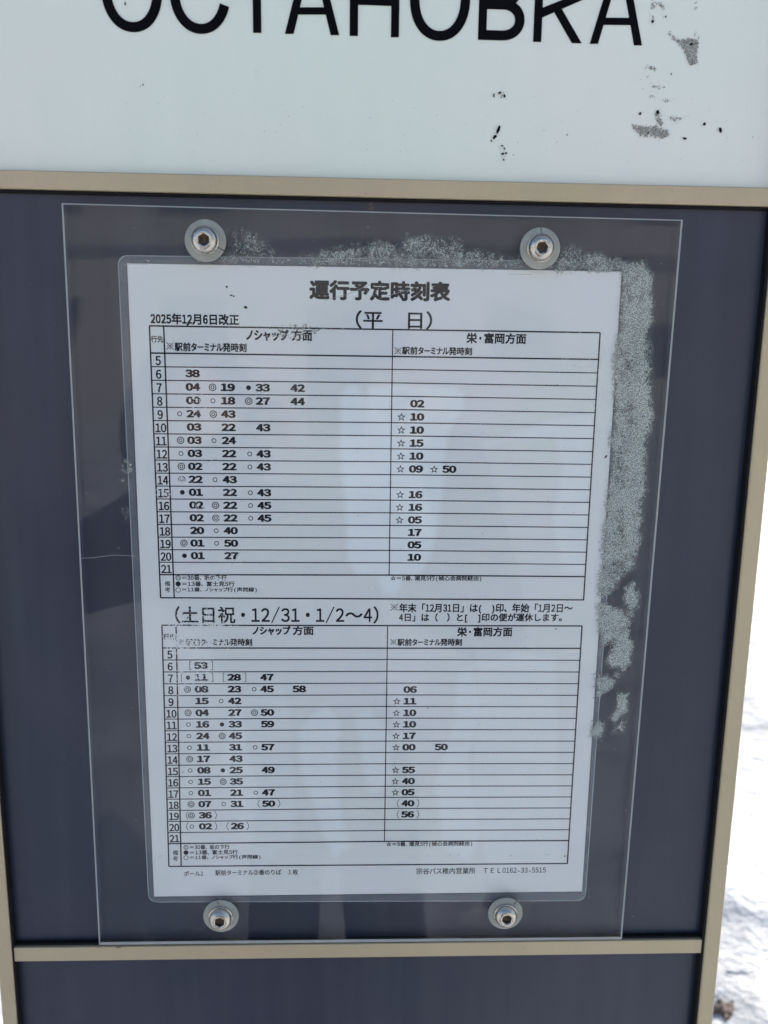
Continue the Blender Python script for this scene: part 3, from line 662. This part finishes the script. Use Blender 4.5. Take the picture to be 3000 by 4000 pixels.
for i in range(len(ro)): j = (i + 1) % len(ro); bm.faces.new((a_[i], a_[j], b2[j], b2[i]))
rim = from_bm('film_rim', bm, M_weld, tt)
ca = rim.data.attributes.new('cover', 'FLOAT', 'POINT'); ca.data.foreach_set('value', [.8] * len(rim.data.vertices))
bm = bmesh.new()
def edge_loop(bm, pts, w, wd, wds=None):
    n_ = len(pts); c = Vector((sum(p[0] for p in pts) / n_, sum(p[1] for p in pts) / n_)); V = []
    for i in range(n_):
        p = Vector(pts[i]); d = (Vector(pts[(i + 1) % n_]) - Vector(pts[i - 1])); nn = Vector((d.y, -d.x)).normalized()
        V.append((bm.verts.new(uvw(p.x - nn.x * wd, p.y - nn.y * wd, w)), bm.verts.new(uvw(p.x, p.y, w))))
    for i in range(n_): j = (i + 1) % n_; bm.faces.new((V[i][0], V[i][1], V[j][1], V[j][0]))
edge_loop(bm, ro, .00074, .0005)
M_lip = haze_mat('film_lip', (.7, .75, .78), .55)
lip = from_bm('film_lip', bm, M_lip, tt); ca = lip.data.attributes.new('cover', 'FLOAT', 'POINT'); ca.data.foreach_set('value', [.6 + .4 * rr.random() for _ in lip.data.vertices])

# ------------------------------------------------------------------ acrylic cover
AW0, AW1 = .0018, .0048
cover = empty('clear_cover', tuple(uvw(.147, -.457, AW0)))
tag(cover, 'large scratched clear acrylic cover bolted over the timetable with white lime marks inside', 'cover')
cc = [at(133, 439, AW1), at(1475, 475, AW1), at(1343, 2029, AW1), at(214, 2041, AW1)]
cq = [cc[3], cc[2], cc[1], cc[0]]
fb = prism_bm(cq, AW0, AW1)
sheet = from_bm('acrylic_sheet', fb, M_acryl, cover)
sheet.data.materials.append(M_edge)
for p_ in sheet.data.polygons:
    if abs(p_.normal.y) < .5: p_.material_index = 1
bm = bmesh.new()
for (a, b_), wd in zip(zip(cq, cq[1:] + cq[:1]), (.0021, .0010, .0006, .0009)):          # bottom, right, top, left
    a, b_ = Vector(a), Vector(b_); d = (b_ - a).normalized(); nn = Vector((-d.y, d.x)) * wd
    q4 = (a, b_, b_ + nn - d * wd, a + nn + d * wd)
    bm.faces.new([bm.verts.new(uvw(c.x, c.y, AW1 + .00012)) for c in q4])
e_ = from_bm('sawn_edge', bm, M_edge, cover)
def R4(x, y): return (x, y)
cover_sheet('lime_deposit', [
    ([(478, 488), (520, 486), (545, 498), (560, 514), (598, 534), (640, 548), (700, 560), (700, 572), (470, 566), (484, 530)], .30),
    ([(520, 515), (560, 520), (600, 540), (600, 566), (530, 566)], .36),
    ([(600, 552), (690, 540), (770, 524), (786, 545), (800, 520), (868, 525), (884, 508), (930, 510), (990, 522), (1010, 540), (1062, 534), (1085, 545), (1128, 560), (1128, 580), (640, 572)], .46),
    ([(880, 512), (985, 524), (1000, 545), (900, 560), (800, 556), (790, 530), (860, 528)], .54),
    ([(1204, 535), (1240, 530), (1290, 546), (1335, 560), (1352, 578), (1342, 588), (1204, 584)], .62),
    ([(1338, 572), (1390, 568), (1406, 585), (1413, 620), (1408, 680), (1401, 740), (1412, 840), (1410, 900), (1398, 960), (1397, 1000), (1392, 1060), (1383, 1130), (1376, 1180), (1368, 1235), (1350, 1238), (1340, 1215), (1300, 1225), (1305, 1120), (1318, 1000), (1330, 860), (1328, 800), (1340, 700)], .80),
    ([(1362, 600), (1400, 590), (1408, 640), (1398, 740), (1404, 850), (1404, 900), (1390, 1000), (1388, 1050), (1372, 1160), (1366, 1228), (1352, 1232), (1350, 1180), (1340, 1120), (1345, 1000), (1362, 900), (1352, 760)], 1.0),
    ([(1295, 1225), (1340, 1218), (1352, 1240), (1335, 1262), (1318, 1285), (1292, 1292)], .78),
    ([(1352, 1268), (1368, 1262), (1380, 1285), (1376, 1310), (1358, 1320), (1350, 1300)], 1.0), ([(1360, 1322), (1374, 1318), (1372, 1332), (1362, 1334)], .7),
    ([(1288, 1300), (1312, 1302), (1345, 1320), (1362, 1335), (1364, 1370), (1340, 1385), (1322, 1388), (1300, 1392), (1292, 1360)], .90),
    ([(1330, 1370), (1362, 1365), (1370, 1400), (1364, 1432), (1345, 1450), (1318, 1440), (1314, 1420), (1326, 1400)], 1.0),
    ([(1285, 1456), (1310, 1456), (1330, 1468), (1318, 1488), (1300, 1505), (1284, 1504)], .88), ([(1325, 1455), (1345, 1450), (1350, 1458), (1330, 1466)], .5),
    ([(1336, 1500), (1354, 1498), (1356, 1520), (1346, 1545), (1330, 1562), (1316, 1550), (1322, 1538), (1334, 1530)], .98), ([(1332, 1562), (1352, 1552), (1346, 1582), (1320, 1585)], .55),
    ([(1278, 1560), (1295, 1558), (1306, 1572), (1302, 1592), (1290, 1602), (1276, 1596)], .85),
    (disc(269, 1002, 7), .55), (disc(276, 1012, 7), .65), (disc(270, 1105, 6, sy=1.4), .65), (disc(274, 1119, 4), .6), (disc(264, 1038, 3), .5)],
    AW0 - .0004, M_lime, cover, step=.0015, soft=.0026, jig=.0026)
# air and water bubbles trapped along the edge of the film
bm = bmesh.new()
M_bub = surface('bubble_rim', (.40, .44, .45), (.70, .74, .74), 900, .3)
spots_ = [(rr.uniform(420, 1340), rr.gauss(566, 4) + .012 * 700, rr.uniform(.4, 1.25)) for _ in range(190)]
spots_ = [(x, 556 + .018 * (x - 270) + rr.uniform(-3, 9) * .8, r_) for x, y, r_ in spots_]
spots_ += [(rr.uniform(1195, 1300), rr.gauss(790, 28), rr.uniform(.4, 1.4)) for _ in range(46)] + [(rr.uniform(1275, 1330), rr.uniform(760, 1010), rr.uniform(.4, 1.6)) for _ in range(60)] + [(320, 562, 1.6), (935, 535, 4.2), (1316, 868, 4), (1330, 925, 4.5)]
spots_ += [(rr.gauss(430, 18), rr.uniform(850, 1500), rr.uniform(.3, .9)) for _ in range(70)]
for x, y, r_ in spots_:
    u, v = at(x, y, .0009); R_ = r_ * .00045 if r_ < 3 else r_ * .0003; n_ = 10; a0 = rr.random() * 6; arc = rr.uniform(3.2, 6.28)
    ring_ = []
    for i in range(n_ + 1):
        a = a0 + arc * i / n_; w_ = .00016 if r_ > .8 else R_ * .6
        ring_.append((bm.verts.new(uvw(u + R_ * math.cos(a), v + R_ * math.sin(a), .0011)), bm.verts.new(uvw(u + (R_ - w_) * math.cos(a), v + (R_ - w_) * math.sin(a), .0011))))
    for i in range(n_): bm.faces.new((ring_[i][0], ring_[i + 1][0], ring_[i + 1][1], ring_[i][1]))
o = from_bm('air_bubbles', bm, M_bub, tt); o['kind'] = 'stuff'
# scratches and dust on the acrylic
M_scr = haze_mat('scratch', (.8, .84, .86), .45)
bm = bmesh.new()
def scratch(bm, pts, w, wd):
    q_ = [at(x, y, w) for x, y in pts]
    for a, b_ in zip(q_, q_[1:]):
        a, b_ = Vector(a), Vector(b_); d = (b_ - a).normalized(); nn = Vector((-d.y, d.x)) * wd / 2
        bm.faces.new([bm.verts.new(uvw(c.x, c.y, w)) for c in (a - nn, b_ - nn, b_ + nn, a + nn)])
scratch(bm, [(172, 1206), (200, 1205), (245, 1199), (290, 1201)], AW1 + .0002, .0003)
for pts in ([(700, 650), (760, 632), (800, 615)], [(820, 645), (900, 620)], [(268, 572), (285, 570), (320, 572)], [(1095, 592), (1150, 593)], [(430, 1005), (470, 990)], [(560, 850), (575, 845)], [(395, 1250), (470, 1240), (520, 1243)], [(500, 1222), (520, 1190)]): scratch(bm, pts, AW0 - .0005, .00025)
for _ in range(90):
    x, y = rr.uniform(150, 1440), rr.uniform(460, 2010); a = rr.uniform(0, 6.28); L_ = rr.uniform(.6, 3.2)
    scratch(bm, [(x, y), (x + L_ * math.cos(a), y + L_ * math.sin(a))], AW1 + .0002, rr.uniform(.0002, .0004))
o = from_bm('scratches', bm, M_scr, cover); ca = o.data.attributes.new('cover', 'FLOAT', 'POINT'); ca.data.foreach_set('value', [.8] * len(o.data.vertices)); o['kind'] = 'stuff'

# ------------------------------------------------------------------ bolts
def lathe_bm(prof, n_=64, a0=0.0, a1=2 * math.pi, hexhole=None):
    """prof: (radius, height).  Axis is -Y (towards the camera), centre at the origin."""
    bm = bmesh.new(); closed = abs(a1 - a0 - 2 * math.pi) < 1e-6; cnt = n_ if closed else n_ + 1; rows = []
    for (r_, h) in prof:
        rows.append([bm.verts.new((r_ * math.cos(a0 + (a1 - a0) * i / n_), -h, r_ * math.sin(a0 + (a1 - a0) * i / n_))) for i in range(cnt)])
    for k in range(len(rows) - 1):
        for i in range(cnt if closed else cnt - 1):
            j = (i + 1) % cnt; bm.faces.new((rows[k][i], rows[k][j], rows[k + 1][j], rows[k + 1][i]))
    if not closed and abs(prof[0][0] - prof[-1][0]) < 1e-9 and abs(prof[0][1] - prof[-1][1]) < 1e-9: pass
    if not closed:
        for e_ in (0, -1):
            try: bm.faces.new([r_[e_] for r_ in rows])
            except Exception: pass
    return bm
def bolt(x, y, slit, slit2, rot, lab, tilt=(0, 0), crack=None):
    u, v = at(x, y, AW1 + .001, True)
    root = empty('bolt', tuple(uvw(u, v, AW1)))
    tag(root, lab, 'bolt', 'dome head bolts at the corners of the acrylic cover')
    def put(name, bm, m, smooth=True, dx=0, dz=0):
        bmesh.ops.recalc_face_normals(bm, faces=bm.faces)
        me = bpy.data.meshes.new(name); bm.to_mesh(me); bm.free(); me.materials.append(m)
        if smooth: me.polygons.foreach_set('use_smooth', [True] * len(me.polygons))
        o = bpy.data.objects.new(name, me); COL.objects.link(o); o.parent = root; o.location = (dx, 0, dz); return o
    g_ = math.radians(1.3 if slit is not None else 0); s0 = math.radians(slit if slit is not None else 0)
    # nylon washer, gently dished, cut through once
    prof = [(.0072, 0), (.0119, 0), (.0121, .0003), (.0120, .0010), (.0116, .00135), (.0100, .00150), (.0086, .00175), (.0072, .00200), (.0072, 0)]
    wsh = put('nylon_washer', lathe_bm(prof, 72, s0 + g_, s0 + 2 * math.pi - g_ if slit is not None else s0 + 2 * math.pi), M_nylon)
    if crack:                                                   # crooked crack
        bmc = bmesh.new(); V = []
        for (r_, a) in crack:
            a = math.radians(a); h = .0017 if r_ < .0112 else .0015
            V.append((r_ * math.cos(a), -h - .0002, r_ * math.sin(a)))
        for a, b_ in zip(V, V[1:]):
            a, b_ = Vector(a), Vector(b_); d = (b_ - a).normalized(); nn = Vector((-d.z, 0, d.x)) * .00022
            bmc.faces.new([bmc.verts.new(c) for c in (a - nn, b_ - nn, b_ + nn, a + nn)])
        put('crack', bmc, M_black, False)
    s2 = math.radians(slit2); 
    prof = [(.0052, .0016), (.0080, .0016), (.0083, .0020), (.0083, .0029), (.0079, .0032), (.0052, .0032), (.0052, .0016)]
    put('spring_washer', lathe_bm(prof, 64, s2 + .03, s2 + 2 * math.pi - .03), M_steel)
    # button head with hexagon socket
    n_ = 60; bm = bmesh.new(); rows = []
    base = .0034; dome = [(.0070, base - .0005), (.0076, base), (.0077, base + .0006)]
    for i in range(1, 11):
        a = i / 10 * 1.0; dome.append((.0077 - (.0077 - .0040) * (1 - math.cos(a * math.pi / 2)) ** .85, base + .0006 + .0041 * math.sin(a * math.pi / 2) ** .95))
    top = dome[-1][1]
    dome += [(.0038, top - .00010)]
    for r_, h in dome: rows.append([bm.verts.new((r_ * math.cos(2 * math.pi * i / n_), -h, r_ * math.sin(2 * math.pi * i / n_))) for i in range(n_)])
    def hexr(a, f): a = (a - math.radians(rot)) % (math.pi / 3) - math.pi / 6; return f * math.cos(math.pi / 6) / math.cos(a)
    nd = len(rows)
    for f, h in ((.0034, top - .00035), (.0033, top - .0024)):
        rows.append([bm.verts.new((hexr(2 * math.pi * i / n_, f) * math.cos(2 * math.pi * i / n_), -h, hexr(2 * math.pi * i / n_, f) * math.sin(2 * math.pi * i / n_))) for i in range(n_)])
    c_ = bm.verts.new((0, -(top - .0031), 0))
    for k in range(len(rows) - 1):
        for i in range(n_):
            j = (i + 1) % n_; f = bm.faces.new((rows[k][i], rows[k][j], rows[k + 1][j], rows[k + 1][i])); f.material_index = 0 if k < nd else 1
    for i in range(n_): f = bm.faces.new((rows[-1][i], rows[-1][(i + 1) % n_], c_)); f.material_index = 1
    h_ = put('dome_head', bm, M_steel, False); h_.data.materials.append(M_socket)
    for p_ in h_.data.polygons: p_.use_smooth = p_.material_index == 0
    return root
bolt(802, 940, -27, -47, 30, 'upper left bolt, its grey washer slit towards lower right, brown grime in the socket', crack=[(.0122, 121), (.0116, 120)])
bolt(2110, 970, 90, 128, 10, 'upper right bolt, its grey washer slit straight up above the head')
bolt(863, 3579, None, 12, 30, 'lower left bolt, its washer cracked at the top, near the bottom rail', crack=[(.0121, 101), (.0108, 98), (.0096, 97)])
bolt(1974, 3569, None, 200, 20, 'lower right bolt, its washer cracked at the upper right, near the bottom rail', crack=[(.0121, 52), (.0108, 55), (.0090, 53)])

# ------------------------------------------------------------------ things lying in the snow
def ground_at(px, py, z=0.0):
    d = W3 @ (RC.T @ np.array([(px - 1500) / 3440.0, (py - 2000) / 3440.0, 1.0])); c = np.array(uvw(*CW)); k = (z - c[2]) / d[2]; p = c + k * d; return p
def lump(name, outline, hgt, material, label, cat, seed, rough=.2):
    """outline in source pixels, laid on the ground; built as a low broken clod"""
    pts = [ground_at(x, y, .0)[:2] for x, y in outline]; c = np.mean(pts, 0); rd = random.Random(seed)
    n_ = 40; ring_ = []
    per = []
    for i in range(len(pts)):
        for k in range(6): per.append(np.array(pts[i]) + (np.array(pts[(i + 1) % len(pts)]) - np.array(pts[i])) * k / 6)
    bm = bmesh.new(); rows = []
    zb = snow_h(c[0], c[1])
    for f, h in ((1.06, -.02), (1.0, .004), (.86, .75), (.6, .95), (.3, 1.0)):
        row = []
        for p in per:
            q_ = c + (p - c) * f; j = hgt * .55 * noise.noise(Vector((q_[0] * 80, q_[1] * 80, seed))); k = 1 + .32 * noise.noise(Vector((q_[0] * 70, q_[1] * 70, seed + 4))) + .22 * noise.noise(Vector((q_[0] * 210, q_[1] * 210, seed + 9)))
            row.append(bm.verts.new((c[0] + (q_[0] - c[0]) * k, c[1] + (q_[1] - c[1]) * k, zb + (hgt * h + j if h > 0 else h))))
        rows.append(row)
    m_ = len(per)
    for a, b_ in zip(rows, rows[1:]):
        for i in range(m_): bm.faces.new((a[i], a[(i + 1) % m_], b_[(i + 1) % m_], b_[i]))
    t_ = bm.verts.new((c[0], c[1], zb + hgt))
    for i in range(m_): bm.faces.new((rows[-1][i], rows[-1][(i + 1) % m_], t_))
    bmesh.ops.recalc_face_normals(bm, faces=bm.faces)
    o = from_bm(name, bm, material); return tag(o, label, cat)
M_soil = surface('frozen_brown_soil', (.075, .055, .045), (.15, .115, .095), 60, .9, bump=.6, bump_scale=160)
M_grit = surface('grey_grit', (.22, .22, .22), (.40, .40, .40), 40, .9)
M_ice = surface('dirty_ice', (.34, .35, .36), (.52, .53, .54), 40, .7)
lump('soil_clod', [(2792, 3868), (2812, 3863), (2842, 3875), (2858, 3870), (2874, 3868), (2885, 3892), (2876, 3910), (2856, 3936), (2842, 3945), (2828, 3925), (2816, 3905), (2792, 3898)], .012, M_soil, 'brown frozen soil clod poking out of the snow right of the sign post', 'clod', 3)
lump('grit_heap', [(2786, 3960), (2800, 3962), (2822, 3985), (2826, 3996), (2806, 3990), (2790, 3978)], .008, M_grit, 'small grey streak of grit in the snow just below the soil clod', 'grit', 5)
lump('ice_ridge', [(2840, 3757), (2900, 3740), (2940, 3742), (2962, 3760), (2930, 3775), (2905, 3768), (2860, 3770)], .006, M_ice, 'low grey ridge of dirty ice in the snow above the soil clod', 'ice', 8)
# ------------------------------------------------------------------ what the cover mirrors: the photographer and the building across the road
def skinned(name, joints, bones, material, parent=None, root=0, sub=2):
    me = bpy.data.meshes.new(name); me.from_pydata([j[0] for j in joints], bones, []); o = bpy.data.objects.new(name, me); COL.objects.link(o)
    sk = o.modifiers.new('skin', 'SKIN'); ss_ = o.modifiers.new('smooth', 'SUBSURF'); ss_.levels = ss_.render_levels = sub
    if not me.skin_vertices: me.skin_vertices.new()
    for sv, j in zip(me.skin_vertices[0].data, joints): sv.radius = j[1] if isinstance(j[1], tuple) else (j[1], j[1]); sv.use_root = False
    me.skin_vertices[0].data[root].use_root = True
    d = bpy.context.evaluated_depsgraph_get(); m2 = bpy.data.meshes.new_from_object(o.evaluated_get(d)); bpy.data.objects.remove(o)
    m2.name = name; m2.materials.clear(); m2.materials.append(material); m2.polygons.foreach_set('use_smooth', [True] * len(m2.polygons))
    o = bpy.data.objects.new(name, m2); COL.objects.link(o)
    if parent: m2.transform(Matrix.Translation(-parent.location)); o.parent = parent
    return o
M_coat = surface('dark_winter_coat', (.012, .013, .017), (.020, .020, .026), 40, .8, bump=.3, bump_scale=60)
M_trouser = surface('black_trousers', (.012, .012, .014), (.018, .018, .02), 40, .85)
M_skin = surface('skin', (.42, .27, .20), (.48, .31, .24), 60, .5)
M_phone = surface('black_phone_glass', (.01, .01, .012), (.014, .014, .016), 20, .12)
cx, cy, cz = uvw(*CW)
bx, by = cx - .10, cy - .46                                     # where the person stands
person = empty('person', (bx, by, 0)); tag(person, 'person in a dark hooded winter coat holding a phone, mirrored in the cover', 'person')
V3 = Vector
hip = V3((bx + .08, by - .02, .84))
sh_l, sh_r = V3((bx - .24, by + .02, 1.28)), V3((bx + .14, by + .02, 1.31))
hand_l, hand_r = V3((cx - .075, cy - .03, cz - .10)), V3((cx + .075, cy - .03, cz - .10))
el_l, el_r = V3((bx - .40, by + .18, 1.24)), V3((bx + .36, by + .18, 1.17))
J = [(hip + V3((0, 0, -.10)), (.175, .14)), (V3((bx + .02, by, 1.08)), (.17, .13)), (V3((bx - .06, by, 1.26)), (.17, .12)), (V3((bx - .13, by + .02, 1.37)), (.075, .075)), (sh_l, .085), (el_l, .062), (hand_l + V3((-.05, -.05, -.03)), .042), (sh_r, .085), (el_r, .062), (hand_r + V3((.05, -.05, -.03)), .042)]
skinned('coat', J, [(0, 1), (1, 2), (2, 3), (2, 4), (4, 5), (5, 6), (2, 7), (7, 8), (8, 9)], M_coat, person)
J = [(V3((bx + .085, by - .02, .86)), (.09, .09)), (V3((bx - .005, by - .02, .74)), (.085, .09)), (V3((bx - .02, by + .02, .46)), (.085, .085)), (V3((bx - .03, by - .02, .10)), (.06, .06)), (V3((bx + .175, by - .02, .74)), (.085, .09)), (V3((bx + .195, by + .02, .46)), (.085, .085)), (V3((bx + .205, by - .02, .10)), (.06, .06))]
skinned('trousers', J, [(0, 1), (1, 2), (2, 3), (0, 4), (4, 5), (5, 6)], M_trouser, person)
for sx in (bx - .03, bx + .205):
    skinned('boot', [(V3((sx, by - .05, .06)), (.045, .05)), (V3((sx, by + .05, .04)), (.045, .035)), (V3((sx, by + .15, .03)), (.038, .025)), (V3((sx, by - .03, .13)), (.05, .055))], [(0, 1), (1, 2), (0, 3)], M_trouser, person)
hc = V3((bx - .16, by + .06, 1.485))
bm = bmesh.new(); bmesh.ops.create_uvsphere(bm, u_segments=28, v_segments=20, radius=1)
for v in bm.verts:
    x, y, z = v.co; v.co = V3((x * .076, y * .095, z * .118)); f = v.co.y
    if y > 0:
        zz = z
        v.co.x *= 1 - .16 * max(0, -zz)
        if abs(x) < .22 and -.35 < z < .15: v.co.y += .020 * (1 - abs(x) / .22) * (1 - abs(z + .15) / .3)      # nose
        if .1 < abs(x) < .5 and .02 < z < .25: v.co.y -= .008                                                   # eye hollows
        if abs(x) < .35 and -.62 < z < -.5: v.co.y += .005                                                      # lips
        if z < -.75: v.co.y += .008                                                                             # chin
    v.co += hc
from_bm('head', bm, M_skin, person, True)
bm = bmesh.new(); bmesh.ops.create_uvsphere(bm, u_segments=28, v_segments=20, radius=1)
for v in bm.verts:
    x, y, z = v.co; k = max(0, y); v.co = V3((x * .125, y * .125 - .02, z * .155 + .01 - (.03 if z < -.5 else 0))) + hc
bmesh.ops.delete(bm, geom=[v for v in bm.verts if v.co.y > hc.y + .045], context='VERTS')
bmesh.ops.solidify(bm, geom=list(bm.faces), thickness=.012)
from_bm('hood', bm, M_coat, person, True)
for s_, hb in ((-1, hand_l), (1, hand_r)):                       # hands closed round the edges of the phone
    wr_ = hb + V3((s_ * .045, -.045, -.03)); pa = hb + V3((s_ * .018, -.02, 0))
    skinned('hand', [(wr_, (.026, .02)), (pa, (.034, .018)), (pa + V3((-s_ * .01, .006, .03)), (.024, .014))], [(0, 1), (1, 2)], M_skin, person)
    for k in range(4):
        zz = .036 - k * .020; L_ = (.9, 1, .95, .78)[k]
        skinned('finger', [(pa + V3((0, .004, zz)), .0095), (pa + V3((-s_ * .004, .034 * L_, zz)), .0088), (pa + V3((-s_ * .022 * L_, .044 * L_, zz - .002)), .0080), (pa + V3((-s_ * .036 * L_, .040 * L_, zz - .004)), .0070)], [(0, 1), (1, 2), (2, 3)], M_skin, person)
    skinned('thumb', [(pa + V3((0, -.006, -.018)), .0115), (pa + V3((-s_ * .022, -.008, .004)), .0100), (pa + V3((-s_ * .040, -.004, .022)), .0085)], [(0, 1), (1, 2)], M_skin, person)
ph = empty('phone', (0, 0, 0)); tag(ph, 'black phone held up in both hands in front of the sign', 'phone')
Mc = camo.matrix_world
bm = bmesh.new(); box_bm(bm, -.050, .026, -.128, .034, .0035, .0115)
bmesh.ops.bevel(bm, geom=list(bm.edges), offset=.0022, segments=2, profile=.5, affect='EDGES')
bmesh.ops.transform(bm, matrix=Mc, verts=bm.verts); from_bm('phone_body', bm, M_phone, ph)
bm = bmesh.new()
bmesh.ops.create_cone(bm, cap_ends=False, segments=24, radius1=.0075, radius2=.0070, depth=.0014, matrix=Mc @ Matrix.Translation((0, 0, .0026))); from_bm('lens_ring', bm, M_phone, ph)
# building across the road
M_wall = surface('beige_render', (.33, .31, .28), (.37, .345, .315), 1.2, .85); M_trim = surface('brown_trim', (.10, .085, .07), (.13, .11, .09), 2, .7); M_glass = surface('dark_window', (.03, .035, .04), (.05, .055, .06), 1, .08)
bld = empty('building', (0, -19, 0)); tag(bld, 'long beige two storey building across the road, mirrored faintly in the cover', 'building')
bm = bmesh.new(); box_bm(bm, -26, 17, -29, -19, 0, 6.4); from_bm('wall', bm, M_wall, bld)
bm = bmesh.new(); box_bm(bm, -26.4, 17.4, -29.4, -18.6, 6.4, 6.75); from_bm('roof', bm, M_trim, bld)
bm = bmesh.new(); box_bm(bm, -26, 17, -19, -18.94, 3.2, 3.45); from_bm('band', bm, M_trim, bld)
for i in range(12):
    for z0 in (1.0, 4.1):
        x0 = -25 + i * 3.5; bm = bmesh.new(); box_bm(bm, x0, x0 + 1.7, -19.0, -18.93, z0, z0 + 1.3); w_ = from_bm('window', bm, M_trim, bld)
        for k in (0, 1):
            bm = bmesh.new(); box_bm(bm, x0 + .08 + k * .80, x0 + .82 + k * .80, -18.93, -18.92, z0 + .08, z0 + 1.22); from_bm('pane', bm, M_glass, w_)
